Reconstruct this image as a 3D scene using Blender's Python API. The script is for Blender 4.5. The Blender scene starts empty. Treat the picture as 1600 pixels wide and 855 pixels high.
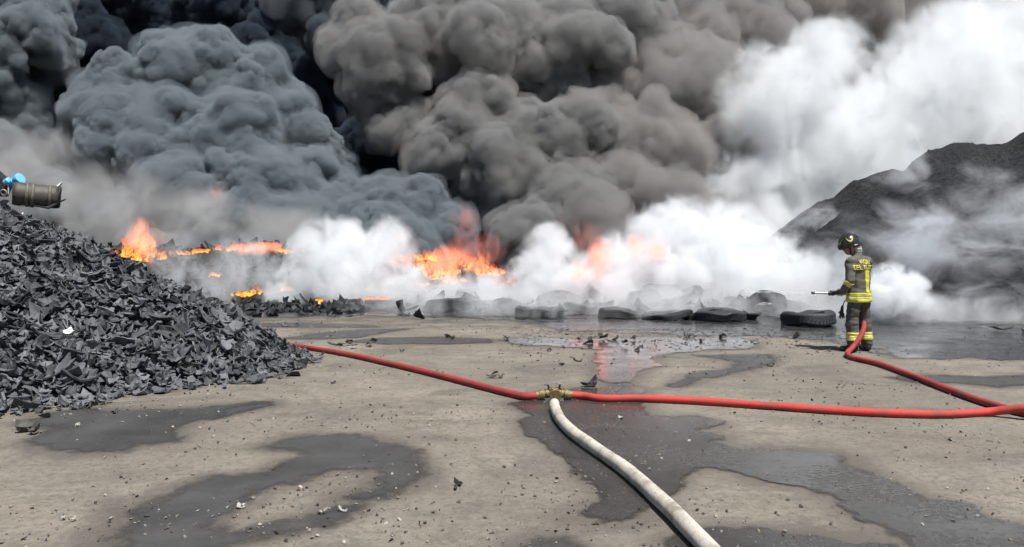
import bpy, bmesh, math, random
import numpy as np
from mathutils import Vector, Matrix, Quaternion, noise
from mathutils.bvhtree import BVHTree

sc = bpy.context.scene
C = sc.collection

# ------------------------------------------------------------------ camera
FPX = 1256.0                 # focal length in pixels of the 1600 px wide photograph
HOR = 386.0                  # image row of the horizon
EYE = 1.65
cam = bpy.data.objects.new('camera', bpy.data.cameras.new('camera'))
C.objects.link(cam)
PITCH = math.atan((427.5 - HOR) / FPX)
cam.location = (0, 0, EYE)
cam.rotation_euler = (math.pi / 2 - PITCH, 0, 0)
cam.data.sensor_width = 36
cam.data.lens = 36 * FPX / 1600
cam.data.clip_start = 0.05
cam.data.clip_end = 6000
sc.camera = cam

# ------------------------------------------------------------------ sky, sun, exposure
SUN_EL, SUN_AZ = math.radians(66), math.radians(142)      # azimuth from +Y towards +X
w = bpy.data.worlds.new('World')
sc.world = w
w.use_nodes = True
wn = w.node_tree
sky = wn.nodes.new('ShaderNodeTexSky')
sky.sky_type = 'NISHITA'
sky.sun_disc = False
sky.sun_elevation = SUN_EL
sky.sun_rotation = SUN_AZ
wn.links.new(sky.outputs[0], wn.nodes['Background'].inputs[0])
wn.nodes['Background'].inputs[1].default_value = 0.05
sd_ = Vector((math.sin(SUN_AZ) * math.cos(SUN_EL), math.cos(SUN_AZ) * math.cos(SUN_EL), math.sin(SUN_EL)))
sun = bpy.data.objects.new('sun', bpy.data.lights.new('sun', 'SUN'))
C.objects.link(sun)
sun.data.energy = 4.7
sun.data.angle = math.radians(0.5)
sun.data.color = (1.0, 0.975, 0.935)
sun.rotation_euler = sd_.to_track_quat('Z', 'Y').to_euler()
sc.view_settings.view_transform = 'Standard'
sc.view_settings.look = 'None'
sc.view_settings.exposure = 0.55
sc.view_settings.gamma = 1.0
cy = sc.cycles
cy.use_denoising = True
cy.max_bounces = 16
cy.diffuse_bounces = 3
cy.glossy_bounces = 3
cy.volume_bounces = 8
cy.transparent_max_bounces = 96
cy.volume_step_rate = 1.0
cy.volume_max_steps = 256
cy.sample_clamp_indirect = 6.0
cy.use_adaptive_sampling = True
cy.adaptive_threshold = 0.04
cy.adaptive_min_samples = 20

# ------------------------------------------------------------------ helpers
def ray(px, py):
    d = Vector((px - 800.0, 427.5 - py, -FPX))
    return (cam.rotation_euler.to_matrix() @ d).normalized()

def G(px, py, z=0.0):
    d = ray(px, py)
    t = (z - EYE) / d.z
    return Vector((0, 0, EYE)) + d * t

def P(px, py, dist):
    """point at world depth y = dist seen at that picture position"""
    d = ray(px, py)
    return Vector((0, 0, EYE)) + d * (dist / d.y)

def tag(o, label=None, cat=None, group=None, kind=None):
    if label: o['label'] = label
    if cat: o['category'] = cat
    if group: o['group'] = group
    if kind: o['kind'] = kind
    return o

def smooth(me, on=True):
    me.polygons.foreach_set('use_smooth', [on] * len(me.polygons))

def mk(name, V, F, mat=None, parent=None, sm=False):
    me = bpy.data.meshes.new(name)
    me.from_pydata([tuple(v) for v in V], [], F)
    me.update()
    if sm: smooth(me)
    if mat: me.materials.append(mat)
    o = bpy.data.objects.new(name, me)
    C.objects.link(o)
    if parent: o.parent = parent
    return o

def mkbm(name, bm, mat=None, parent=None, sm=False):
    me = bpy.data.meshes.new(name)
    bm.to_mesh(me); bm.free()
    if sm: smooth(me)
    if mat: me.materials.append(mat)
    o = bpy.data.objects.new(name, me)
    C.objects.link(o)
    if parent: o.parent = parent
    return o

def empty(name, loc):
    o = bpy.data.objects.new(name, None)
    o.empty_display_size = 0.2
    o.location = loc
    C.objects.link(o)
    return o

def fbm(x, y, z=0.0, o=4):
    return noise.fractal(Vector((x, y, z)), 0.6, 2.1, o)

def nvec3(p):
    return Vector((noise.noise(p + Vector((5.2, 1.3, 2.8))), noise.noise(p + Vector((-3.7, 8.1, 0.4))), noise.noise(p + Vector((1.9, -6.6, 4.5)))))

class NT:
    """small helper for material node trees"""
    def __init__(s, name):
        s.m = bpy.data.materials.new(name)
        s.m.use_nodes = True
        s.t = s.m.node_tree
        s.t.nodes.clear()
        s.out = s.t.nodes.new('ShaderNodeOutputMaterial')
    def n(s, kind, **kw):
        nd = s.t.nodes.new('ShaderNode' + kind)
        for k, v in kw.items():
            if k in nd.inputs.keys() if isinstance(k, str) else False:
                s.set(nd.inputs[k], v)
            else:
                setattr(nd, k, v)
        return nd
    def set(s, sock, v):
        if hasattr(v, 'is_output') and v.is_output:
            s.t.links.new(v, sock)
        else:
            sock.default_value = v
    def math(s, op, a, b=None, c=None, clamp=False):
        nd = s.t.nodes.new('ShaderNodeMath'); nd.operation = op; nd.use_clamp = clamp
        for i, v in enumerate((a, b, c)):
            if v is not None: s.set(nd.inputs[i], v)
        return nd.outputs[0]
    def vmath(s, op, a, b=None):
        nd = s.t.nodes.new('ShaderNodeVectorMath'); nd.operation = op
        s.set(nd.inputs[0], a)
        if b is not None: s.set(nd.inputs[1], b)
        return nd.outputs['Value'] if op in ('LENGTH', 'DISTANCE', 'DOT_PRODUCT') else nd.outputs[0]
    def noise(s, vec, scale, detail=4, rough=0.55, dist=0.0):
        nd = s.t.nodes.new('ShaderNodeTexNoise')
        nd.inputs['Scale'].default_value = scale; nd.inputs['Detail'].default_value = detail
        nd.inputs['Roughness'].default_value = rough; nd.inputs['Distortion'].default_value = dist
        s.set(nd.inputs['Vector'], vec)
        return nd.outputs['Fac']
    def ramp(s, fac, stops):
        nd = s.t.nodes.new('ShaderNodeValToRGB')
        e = nd.color_ramp.elements
        while len(e) < len(stops): e.new(0.5)
        for i, (p, c) in enumerate(stops):
            e[i].position = p
            e[i].color = (*c, 1) if len(c) == 3 else c
        s.set(nd.inputs[0], fac)
        return nd.outputs[0]
    def maprange(s, v, a, b, c=0.0, d=1.0, kind='SMOOTHSTEP'):
        nd = s.t.nodes.new('ShaderNodeMapRange'); nd.interpolation_type = kind
        s.set(nd.inputs[0], v)
        for i, k in enumerate((a, b, c, d)): s.set(nd.inputs[i + 1], k)
        return nd.outputs[0]
    def mix(s, fac, a, b, blend='MIX'):
        nd = s.t.nodes.new('ShaderNodeMix'); nd.data_type = 'RGBA'; nd.blend_type = blend
        s.set(nd.inputs[0], fac)
        s.set(nd.inputs[6], a if not isinstance(a, tuple) else (*a, 1))
        s.set(nd.inputs[7], b if not isinstance(b, tuple) else (*b, 1))
        return nd.outputs[2]
    def coord(s, which='Object'):
        return s.t.nodes.new('ShaderNodeTexCoord').outputs[which]
    def attr(s, name):
        nd = s.t.nodes.new('ShaderNodeAttribute'); nd.attribute_name = name
        return nd
    def bump(s, h, strength=0.5, dist=0.02):
        nd = s.t.nodes.new('ShaderNodeBump')
        nd.inputs['Strength'].default_value = strength; nd.inputs['Distance'].default_value = dist
        s.set(nd.inputs['Height'], h)
        return nd.outputs[0]
    def pbsdf(s, col, rough=0.6, normal=None, metal=0.0, spec=0.5, **kw):
        nd = s.t.nodes.new('ShaderNodeBsdfPrincipled')
        s.set(nd.inputs['Base Color'], (*col, 1) if isinstance(col, tuple) else col)
        s.set(nd.inputs['Roughness'], rough)
        s.set(nd.inputs['Metallic'], metal)
        s.set(nd.inputs['Specular IOR Level'], spec)
        for k, v in kw.items(): s.set(nd.inputs[k.replace('_', ' ')], v)
        if normal is not None: s.set(nd.inputs['Normal'], normal)
        s.t.links.new(nd.outputs[0], s.out.inputs['Surface'])
        return nd

def simple(name, col, rough=0.6, var=0.15, scale=8.0, bump=0.0, metal=0.0, spec=0.5):
    t = NT(name)
    co = t.coord()
    f = t.noise(co, scale, 5)
    c = t.ramp(f, [(0.25, tuple(x * (1 - var) for x in col)), (0.75, tuple(min(1, x * (1 + var)) for x in col))])
    nrm = t.bump(t.noise(co, scale * 5, 5), bump, 0.01) if bump else None
    t.pbsdf(c, rough, nrm, metal, spec)
    return t.m

# ------------------------------------------------------------------ materials
def ground_mat():
    t = NT('dusty_yard')
    co = t.coord()
    big = t.noise(co, 0.35, 5, 0.6)
    mid = t.noise(co, 1.7, 6, 0.65, 0.3)
    fine = t.noise(co, 16, 5, 0.7)
    grit = t.noise(co, 75, 3, 0.6)
    base = t.ramp(mid, [(0.25, (0.162, 0.142, 0.113)), (0.5, (0.227, 0.199, 0.161)), (0.75, (0.282, 0.250, 0.201))])
    base = t.mix(t.maprange(big, 0.40, 0.60), base, (0.187, 0.167, 0.137))
    base = t.mix(t.math('MULTIPLY', t.maprange(fine, 0.47, 0.62), 0.68), base, (0.127, 0.111, 0.091))
    # streaks of wind and tyre dirt along the yard
    mp = t.n('Mapping'); t.set(mp.inputs['Vector'], co); mp.inputs['Scale'].default_value = (0.8, 1.5, 1); mp.inputs['Rotation'].default_value = (0, 0, 0.25)
    st = t.noise(mp.outputs[0], 1.6, 7, 0.7, 0.5)
    base = t.mix(t.math('MULTIPLY', t.maprange(st, 0.48, 0.66), 0.45), base, (0.120, 0.108, 0.090))
    # broad grimy patches and old wheel tracks
    gr = t.noise(co, 0.75, 8, 0.72, 0.8)
    base = t.mix(t.math('MULTIPLY', t.maprange(gr, 0.49, 0.64), 0.72), base, (0.105, 0.097, 0.083))
    wp = t.n('Mapping'); t.set(wp.inputs['Vector'], co); wp.inputs['Rotation'].default_value = (0, 0, 0.5); wp.inputs['Scale'].default_value = (0.25, 1, 1)
    wv = t.t.nodes.new('ShaderNodeTexWave'); wv.inputs['Scale'].default_value = 0.55; wv.inputs['Distortion'].default_value = 3.0; wv.inputs['Detail'].default_value = 4; wv.bands_direction = 'Y'
    t.set(wv.inputs['Vector'], wp.outputs[0])
    trk = t.math('MULTIPLY', t.maprange(wv.outputs['Fac'], 0.78, 0.97), t.maprange(t.noise(co, 3.5, 6, 0.75), 0.46, 0.62))
    base = t.mix(t.math('MULTIPLY', trk, 0.5), base, (0.12, 0.11, 0.094))
    # dark specks of soot and crumb rubber
    sp = t.math('MULTIPLY', t.maprange(t.noise(co, 30, 5, 0.8), 0.56, 0.64), t.maprange(t.noise(co, 0.9, 5, 0.7), 0.40, 0.62))
    base = t.mix(t.math('MULTIPLY', sp, 0.85), base, (0.044, 0.040, 0.035))
    ls = t.maprange(t.noise(co, 42, 4, 0.8), 0.58, 0.66)
    base = t.mix(t.math('MULTIPLY', ls, 0.5), base, (0.373, 0.341, 0.292))
    damp = t.attr('damp').outputs['Fac']
    df = t.math('MULTIPLY', t.maprange(t.math('ADD', damp, t.math('MULTIPLY', t.math('SUBTRACT', mid, 0.5), 0.9)), 0.25, 0.8), 0.62)
    base = t.mix(df, base, (0.093, 0.083, 0.070))
    soot = t.attr('soot').outputs['Fac']
    sf = t.maprange(t.math('ADD', soot, t.math('MULTIPLY', t.math('SUBTRACT', st, 0.5), 1.1)), 0.3, 0.85)
    base = t.mix(t.math('MULTIPLY', sf, 0.8), base, (0.049, 0.047, 0.042))
    h = t.math('ADD', t.math('ADD', t.math('MULTIPLY', fine, 0.5), t.math('MULTIPLY', grit, 0.22)), mid)
    t.pbsdf(base, t.math('SUBTRACT', 0.92, t.math('MULTIPLY', df, 0.45)), t.bump(h, 0.9, 0.03), 0, 0.25)
    return t.m

def wet_mat(name, col, r0, r1, bumpy, spec=0.5, edge=0.05):
    t = NT(name)
    co = t.coord()
    a = t.noise(co, 1.4, 5, 0.6, 0.2); b = t.noise(co, 22, 5, 0.7); c = t.noise(co, 60, 3, 0.6)
    base = t.ramp(a, [(0.3, tuple(x * 0.75 for x in col)), (0.7, tuple(x * 1.25 for x in col))])
    base = t.mix(t.math('MULTIPLY', t.maprange(b, 0.6, 0.72), 0.6), base, tuple(x * 2.1 for x in col))
    rough = t.maprange(t.math('ADD', t.math('MULTIPLY', a, 0.6), t.math('MULTIPLY', b, 0.4)), 0.36, 0.62, r0, r1)
    pb = t.pbsdf(base, rough, t.bump(t.math('ADD', t.math('MULTIPLY', b, 0.7), t.math('MULTIPLY', c, 0.3)), bumpy, 0.012), 0, spec)
    # the film thins out and breaks up into damp ground towards its rim
    e = t.attr('rim').outputs['Fac']
    v = t.math('ADD', e, t.math('MULTIPLY', t.math('SUBTRACT', t.noise(co, 9, 6, 0.75), 0.5), edge * 2.2))
    tr = t.n('BsdfTransparent'); mx = t.n('MixShader')
    t.set(mx.inputs[0], t.maprange(v, -edge * 0.7, edge, 0.0, 1.0))
    t.t.links.new(tr.outputs[0], mx.inputs[1]); t.t.links.new(pb.outputs[0], mx.inputs[2]); t.t.links.new(mx.outputs[0], t.out.inputs['Surface'])
    return t.m

def rubber_mat(name, lo, hi, rough=0.62, dust=(0.19, 0.18, 0.165), dustamt=0.55, grain=0):
    t = NT(name)
    co = t.coord()
    tone = t.attr('tone').outputs['Fac']
    oi = t.t.nodes.new('ShaderNodeObjectInfo').outputs['Random']
    v = t.math('FRACT', t.math('ADD', tone, oi))
    base = t.ramp(v, [(0.0, lo), (0.55, tuple((a + b) / 2 for a, b in zip(lo, hi))), (1.0, hi)])
    geo = t.t.nodes.new('ShaderNodeNewGeometry')
    n1 = t.noise(geo.outputs['Position'], 9, 5, 0.7)
    base = t.mix(t.math('MULTIPLY', t.maprange(n1, 0.42, 0.7), dustamt), base, dust)
    n2 = t.noise(geo.outputs['Position'], 45, 4, 0.7)
    if grain:
        n3 = t.noise(geo.outputs['Position'], grain, 8, 0.75)
        base = t.mix(t.math('MULTIPLY', t.maprange(n3, 0.45, 0.7), 0.6), base, tuple(2.3 * x for x in hi))
        base = t.mix(t.math('MULTIPLY', t.maprange(n3, 0.5, 0.3), 0.7), base, tuple(0.4 * x for x in lo))
        nrm = t.bump(n3, 1.0, 0.3)
    else:
        nrm = t.bump(n2, 0.5, 0.012)
    t.pbsdf(base, t.maprange(n1, 0.3, 0.7, rough - 0.12, rough + 0.2), nrm, 0, 0.35)
    return t.m

M_ground = ground_mat()
M_damp = wet_mat('damp_concrete', (0.060, 0.058, 0.056), 0.35, 0.62, 0.30, 0.3, 0.12)
M_wet = wet_mat('standing_water', (0.046, 0.043, 0.040), 0.07, 0.34, 0.10, 0.5)
M_mirror = wet_mat('shallow_water', (0.05, 0.048, 0.045), 0.09, 0.26, 0.07, 0.7)
M_sootwet = wet_mat('sooty_water', (0.032, 0.032, 0.033), 0.10, 0.36, 0.12, 0.5)
M_chip = rubber_mat('shredded_rubber', (0.010, 0.011, 0.013), (0.152, 0.158, 0.172), dust=(0.15, 0.147, 0.142), dustamt=0.4)
M_tyre = rubber_mat('tyre_rubber', (0.012, 0.013, 0.015), (0.028, 0.029, 0.032), 0.55, (0.06, 0.06, 0.06), 0.3)
M_heap = rubber_mat('granulated_rubber', (0.016, 0.017, 0.019), (0.034, 0.035, 0.038), 0.85, (0.055, 0.055, 0.056), 0.5, 7.0)
M_burnt = rubber_mat('charred_debris', (0.010, 0.010, 0.011), (0.045, 0.046, 0.046), 0.75, (0.07, 0.07, 0.07), 0.4)

# ------------------------------------------------------------------ ground with wet areas
WET = {   # outlines of the wet patches as picked on the ground
 'stain_left': ([(40,662),(75,646),(130,641),(200,640),(262,641),(340,633),(428,627),(424,634),(352,646),(332,655),(292,660),(282,675),(276,690),(215,696),(180,706),(120,713),(72,702),(48,690),(76,675)], M_damp, 0.16),
 'stain_small': ([(345,640),(380,634),(420,630),(428,634),(385,642),(352,650)], M_damp, 0.06),
 'stain_ring': ([(140,900),(165,830),(200,800),(250,780),(330,746),(408,741),(440,722),(482,713),(470,705),(408,700),(440,686),(490,680),(560,680),(620,695),(645,705),(655,725),(672,741),(640,757),(610,775),(562,783),(545,776),(590,764),(602,742),(598,733),(520,736),(480,746),(465,757),(430,760),(402,773),(385,786),(368,801),(350,806),(330,822),(340,836),(392,838),(402,830),(470,812),(522,800),(551,790),(553,797),(520,812),(480,826),(400,842),(330,860),(300,900)], M_damp, 0.12),
 'pool_centre': ([(793,630),(830,622),(862,610),(932,606),(980,600),(1010,612),(1000,640),(1010,650),(1090,654),(1121,660),(1108,674),(1142,684),(1115,691),(1160,700),(1230,702),(1310,712),(1332,721),(1370,745),(1410,760),(1442,780),(1500,790),(1512,810),(1560,820),(1640,828),(1660,870),(1430,870),(1382,830),(1372,820),(1340,810),(1302,775),(1265,760),(1200,753),(1170,745),(1150,735),(1100,730),(1070,740),(1058,755),(1045,765),(1020,780),(1027,800),(1018,815),(990,820),(940,823),(930,811),(905,806),(903,795),(940,781),(930,765),(906,741),(900,716),(870,701),(855,690),(830,680),(820,660),(832,650)], M_wet, 0.13),
 'pool_near': ([(1050,900),(1035,842),(1070,831),(1120,825),(1200,828),(1262,836),(1340,846),(1402,851),(1440,880),(1440,900)], M_wet, 0.08),
 'stain_front': ([(800,880),(815,855),(840,841),(880,842),(905,856),(915,880)], M_damp, 0.06),
 'mirror': ([(775,531),(830,526),(900,531),(1000,527),(1150,529),(1182,535),(1176,545),(1100,548),(1042,552),(1022,562),(1032,570),(1002,581),(986,598),(952,600),(930,598),(934,580),(930,560),(944,549),(900,543),(830,541)], M_mirror, 0.16),
 'trickle': ([(1050,604),(1072,587),(1140,577),(1150,566),(1096,556),(1200,554),(1214,565),(1168,579),(1105,592),(1070,604)], M_damp, 0.12),
 'quench': ([(300,476),(500,470),(800,470),(1200,470),(1700,470),(1720,560),(1600,563),(1500,560),(1400,560),(1370,545),(1290,533),(1240,529),(1182,524),(1090,524),(1000,521),(880,516),(790,500),(640,494),(500,494),(420,497),(330,499)], M_sootwet, 0.35),
 'strip_a': ([(330,506),(450,505),(560,507),(600,511),(520,512),(400,511)], M_damp, 0.10),
 'strip_b': ([(440,530),(500,521),(570,515),(640,514),(600,520),(560,528),(500,531)], M_damp, 0.12),
 'strip_c': ([(550,534),(600,528),(690,527),(770,530),(770,536),(690,538),(610,538)], M_damp, 0.12),
 'patch_right': ([(1395,590),(1450,585),(1540,590),(1620,585),(1640,598),(1560,606),(1500,600),(1430,598)], M_damp, 0.10),
}

def poly_sd(px, py, poly):
    """signed distance, positive inside, of many points to a polygon"""
    d2 = np.full(px.shape, 1e18); inside = np.zeros(px.shape, bool)
    n = len(poly)
    for i in range(n):
        ax, ay = poly[i]; bx, by = poly[(i + 1) % n]
        ex, ey = bx - ax, by - ay
        L = ex * ex + ey * ey + 1e-12
        tt = np.clip(((px - ax) * ex + (py - ay) * ey) / L, 0, 1)
        d2 = np.minimum(d2, (px - ax - tt * ex) ** 2 + (py - ay - tt * ey) ** 2)
        cr = (ay > py) != (by > py)
        with np.errstate(divide='ignore', invalid='ignore'):
            xi = (bx - ax) * (py - ay) / (by - ay + 1e-18) + ax
        inside ^= cr & (px < xi)
    return np.where(inside, 1, -1) * np.sqrt(d2)

POLY = {k: [(G(x, y).x, G(x, y).y) for x, y in v[0]] for k, v in WET.items()}

def puddle(key, z):
    poly = POLY[key]; mat, amp = WET[key][1], WET[key][2]
    xs = [p[0] for p in poly]; ys = [p[1] for p in poly]
    far = min(ys)
    st = max(0.022, far * 0.0042)
    gx = np.arange(min(xs) - 0.4, max(xs) + 0.4, st); gy = np.arange(min(ys) - 0.4, max(ys) + 0.4, st * (2.0 if far > 12 else 1.3))
    X, Y = np.meshgrid(gx, gy)
    S = poly_sd(X, Y, poly)
    near = np.abs(S) < amp * 2.5
    idx = np.argwhere(near)
    for i, j in idx:
        x, y = X[i, j], Y[i, j]
        S[i, j] += amp * (fbm(x * 1.6, y * 1.1, 3.1, 4) * 0.9 + 0.30 * fbm(x * 6, y * 4, 7.7, 4))
    V, F, ids = [], [], {}
    ny, nx = S.shape
    def vid(k, co):
        if k not in ids:
            ids[k] = len(V); V.append(co)
        return ids[k]
    S0 = S; S = S + amp * 0.7 + 0.05      # sheet a little larger than the film itself
    ins = S > 0
    any_ = ins[:-1, :-1] | ins[1:, :-1] | ins[:-1, 1:] | ins[1:, 1:]
    for i, j in np.argwhere(any_):
        cs = [(i, j), (i, j + 1), (i + 1, j + 1), (i + 1, j)]
        f = []
        for q in range(4):
            a, b = cs[q], cs[(q + 1) % 4]
            sa, sb = S[a], S[b]
            if sa > 0: f.append(vid(a, (X[a], Y[a], z)))
            if (sa > 0) != (sb > 0):
                t = sa / (sa - sb)
                k = (a, b) if a < b else (b, a)
                f.append(vid(k, (X[a] + (X[b] - X[a]) * t, Y[a] + (Y[b] - Y[a]) * t, z)))
        if len(f) >= 3: F.append(f)
    o = mk('puddle', V, F, mat)
    rim = np.zeros(len(V))
    for k, q in ids.items():
        if isinstance(k[0], tuple):
            rim[q] = -(amp * 0.7 + 0.05)
        else: rim[q] = S0[k]
    at = o.data.attributes.new('rim', 'FLOAT', 'POINT'); at.data.foreach_set('value', rim.astype('f'))
    o['kind'] = 'structure'
    return o

def build_ground():
    xs = np.concatenate([[-3000, -900, -300, -120, -60, -35, -22], np.arange(-15, 15.01, 0.12), [22, 35, 60, 120, 300, 900, 3000]])
    ys = np.concatenate([[-900, -200, -50, -15, -5, 0, 2], np.arange(3.2, 21, 0.12), np.arange(21.2, 34, 0.5), [40, 55, 80, 150, 400, 1200, 4000]])
    X, Y = np.meshgrid(xs, ys)
    n, m = X.shape
    V = np.stack([X.ravel(), Y.ravel(), np.zeros(X.size)], 1)
    F = [(i * m + j, i * m + j + 1, (i + 1) * m + j + 1, (i + 1) * m + j) for i in range(n - 1) for j in range(m - 1)]
    o = mk('ground', V, F, M_ground)
    best = np.full(X.size, -9.0)
    for k, p in POLY.items():
        best = np.maximum(best, poly_sd(V[:, 0], V[:, 1], p))
    damp = np.clip(np.exp(np.minimum(best, 0) / 0.22), 0, 1)
    damp[(V[:, 1] < 3) | (V[:, 1] > 30)] = 0
    soot = np.clip((V[:, 1] - 11.0) / 9.0, 0, 1) * 0.75
    soot = np.maximum(soot, np.clip(1 - poly_sd(V[:, 0], V[:, 1], LEFT_OUT) * -0.9, 0, 1) * 0.5)
    for nm, d in (('damp', damp), ('soot', soot)):
        a = o.data.attributes.new(nm, 'FLOAT', 'POINT'); a.data.foreach_set('value', d.astype('f'))
    return tag(o, kind='structure')

# outline of the shredded rubber heap, on the ground
LEFT_OUT = [(G(x, y).x, G(x, y).y) for x, y in [(0, 652), (60, 645), (120, 634), (190, 622), (250, 611), (330, 602), (390, 597), (450, 583), (482, 563), (462, 549), (415, 534)]]
LEFT_OUT += [(-5.2, 16.0), (-9.0, 17.8), (-15, 18), (-15, 8), (-8.0, 7.4)]
build_ground()
for i, k in enumerate(WET):
    puddle(k, 0.004 + 0.0008 * (i % 3) if k not in ('mirror', 'pool_centre') else 0.008)

# ------------------------------------------------------------------ heaps
def left_h(x, y):
    s = poly_sd(np.array([x]), np.array([y]), LEFT_OUT)[0]
    return left_from_sd(s, x, y)

def left_from_sd(s, x, y):
    if s <= 0: return 0.0
    h = 0.70 * s
    cap = 2.92 + 0.22 * fbm(x * 0.5, y * 0.5, 1.0, 3)
    h = cap * (1 - math.exp(-(h / cap) * (1 + 0.45 * (h / cap) ** 2)))
    return max(0.0, h + 0.16 * min(1, s) * fbm(x * 1.1, y * 1.1, 4.0, 4))

def ridge_h(x, y, segs):
    best = -9
    for (a, b, slope) in segs:
        ax, ay, az = a; bx, by, bz = b
        ex, ey = bx - ax, by - ay
        t = max(0, min(1, ((x - ax) * ex + (y - ay) * ey) / (ex * ex + ey * ey)))
        d = math.hypot(x - ax - t * ex, y - ay - t * ey)
        h = az + (bz - az) * t - slope * (math.sqrt(d * d + 0.25) - 0.5)
        best = max(best, h)
    return best

def grid_mesh(name, x0, x1, y0, y1, st, hf, mat, keep=0.0):
    nx = int((x1 - x0) / st) + 1; ny = int((y1 - y0) / st) + 1
    V = []; Hs = np.zeros((ny, nx))
    for j in range(ny):
        for i in range(nx):
            x, y = x0 + i * st, y0 + j * st
            h = hf(x, y); Hs[j, i] = h
            V.append((x, y, max(h, -0.05)))
    F = []
    for j in range(ny - 1):
        for i in range(nx - 1):
            if max(Hs[j, i], Hs[j, i + 1], Hs[j + 1, i], Hs[j + 1, i + 1]) > keep:
                F.append((j * nx + i, j * nx + i + 1, (j + 1) * nx + i + 1, (j + 1) * nx + i))
    bm = bmesh.new()
    vs = [bm.verts.new(v) for v in V]
    for f in F: bm.faces.new([vs[k] for k in f])
    for v in [v for v in bm.verts if not v.link_faces]: bm.verts.remove(v)
    return mkbm(name, bm, mat, sm=True)

def chip_mesh(rng, big=1.0, nx=4, ny=2):
    """a torn curved piece of tyre wall or tread"""
    L = rng.uniform(0.12, 0.30) * big; W = rng.uniform(0.08, 0.19) * big; T = rng.uniform(0.012, 0.026)
    R = rng.choice([rng.uniform(0.05, 0.1), rng.uniform(0.09, 0.25)]); R2 = rng.choice([-1, 1]) * rng.uniform(0.25, 0.9); tw = rng.uniform(-0.9, 0.9)
    top, bot = [], []
    for i in range(nx + 1):
        for j in range(ny + 1):
            u = i / nx - 0.5; v = j / ny - 0.5
            x = u * L; y = v * W * (1 + 0.35 * math.sin(3 * u + tw))
            if i in (0, nx): x += rng.uniform(-0.13, 0.13) * L
            if j in (0, ny): y += rng.uniform(-0.15, 0.15) * W
            a = x / R
            p = Vector((R * math.sin(a), y, R * (1 - math.cos(a)) + y * y / R2))
            p.rotate(Quaternion((1, 0, 0), tw * u))
            nrm = Vector((-math.sin(a), 0, math.cos(a)))
            p.z += rng.uniform(-0.006, 0.006)
            top.append(p + nrm * T / 2); bot.append(p - nrm * T / 2)
    m = ny + 1; N = len(top)
    F = []
    for i in range(nx):
        for j in range(ny):
            a, b, c, d = i * m + j, (i + 1) * m + j, (i + 1) * m + j + 1, i * m + j + 1
            F.append((a, b, c, d)); F.append((N + d, N + c, N + b, N + a))
    rim = [i * m for i in range(nx + 1)] + [nx * m + j for j in range(1, m)] + [i * m + ny for i in range(nx - 1, -1, -1)] + [j for j in range(ny - 1, 0, -1)]
    for k in range(len(rim)):
        a, b = rim[k], rim[(k + 1) % len(rim)]
        F.append((b, a, N + a, N + b))
    V = top + bot
    c = sum(V, Vector()) / len(V)
    return [v - c for v in V], F

rng = random.Random(11)
CHIPS = [chip_mesh(rng, rng.uniform(0.75, 1.25)) for _ in range(26)]
def squeeze(c, fx, fy): return [Vector((v.x * fx, v.y * fy, v.z)) for v in c[0]], c[1]
CHIPS += [squeeze(chip_mesh(rng, 1.2), 1.6, 0.35) for _ in range(6)] + [squeeze(chip_mesh(rng, 1.05), 0.9, 1.0) for _ in range(4)]   # torn strips and broad lumps
CHIP_ME = []
for V, F in CHIPS:
    me = bpy.data.meshes.new('rubber_chip'); me.from_pydata([tuple(v) for v in V], [], F); me.update()
    me.materials.append(M_chip)
    a = me.attributes.new('tone', 'FLOAT', 'POINT'); a.data.foreach_set('value', [0.0] * len(V))
    CHIP_ME.append(me)

def joined(name, items, lib, mat, extra=None):
    """items: (variant, matrix, tone) -> one mesh"""
    VV, FF, TT = [], [], []
    off = 0
    for k, mx, tone in items:
        V, F = lib[k]
        A = np.array([tuple(v) for v in V]); R = np.array(mx.to_3x3()); tr = np.array(mx.translation)
        A = A @ R.T + tr
        VV.append(A); FF.extend([tuple(i + off for i in f) for f in F]); TT.append(np.full(len(A), tone)); off += len(A)
    if extra:
        A = np.array(extra[0]); VV.append(A); FF.extend([tuple(i + off for i in f) for f in extra[1]]); TT.append(np.full(len(A), 0.0)); off += len(A)
    A = np.concatenate(VV)
    me = bpy.data.meshes.new(name); me.from_pydata(A.tolist(), [], FF); me.update()
    at = me.attributes.new('tone', 'FLOAT', 'POINT'); at.data.foreach_set('value', np.concatenate(TT).astype('f'))
    me.materials.append(mat)
    o = bpy.data.objects.new(name, me); C.objects.link(o)
    return o

def rot_for(nrm, rng, tilt):
    q = Vector((0, 0, 1)).rotation_difference(nrm)
    ax = Vector((rng.gauss(0, 1), rng.gauss(0, 1), rng.gauss(0, 0.3))).normalized()
    return Quaternion(ax, rng.gauss(0, tilt)) @ q @ Quaternion((0, 0, 1), rng.uniform(0, 6.283))

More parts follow.
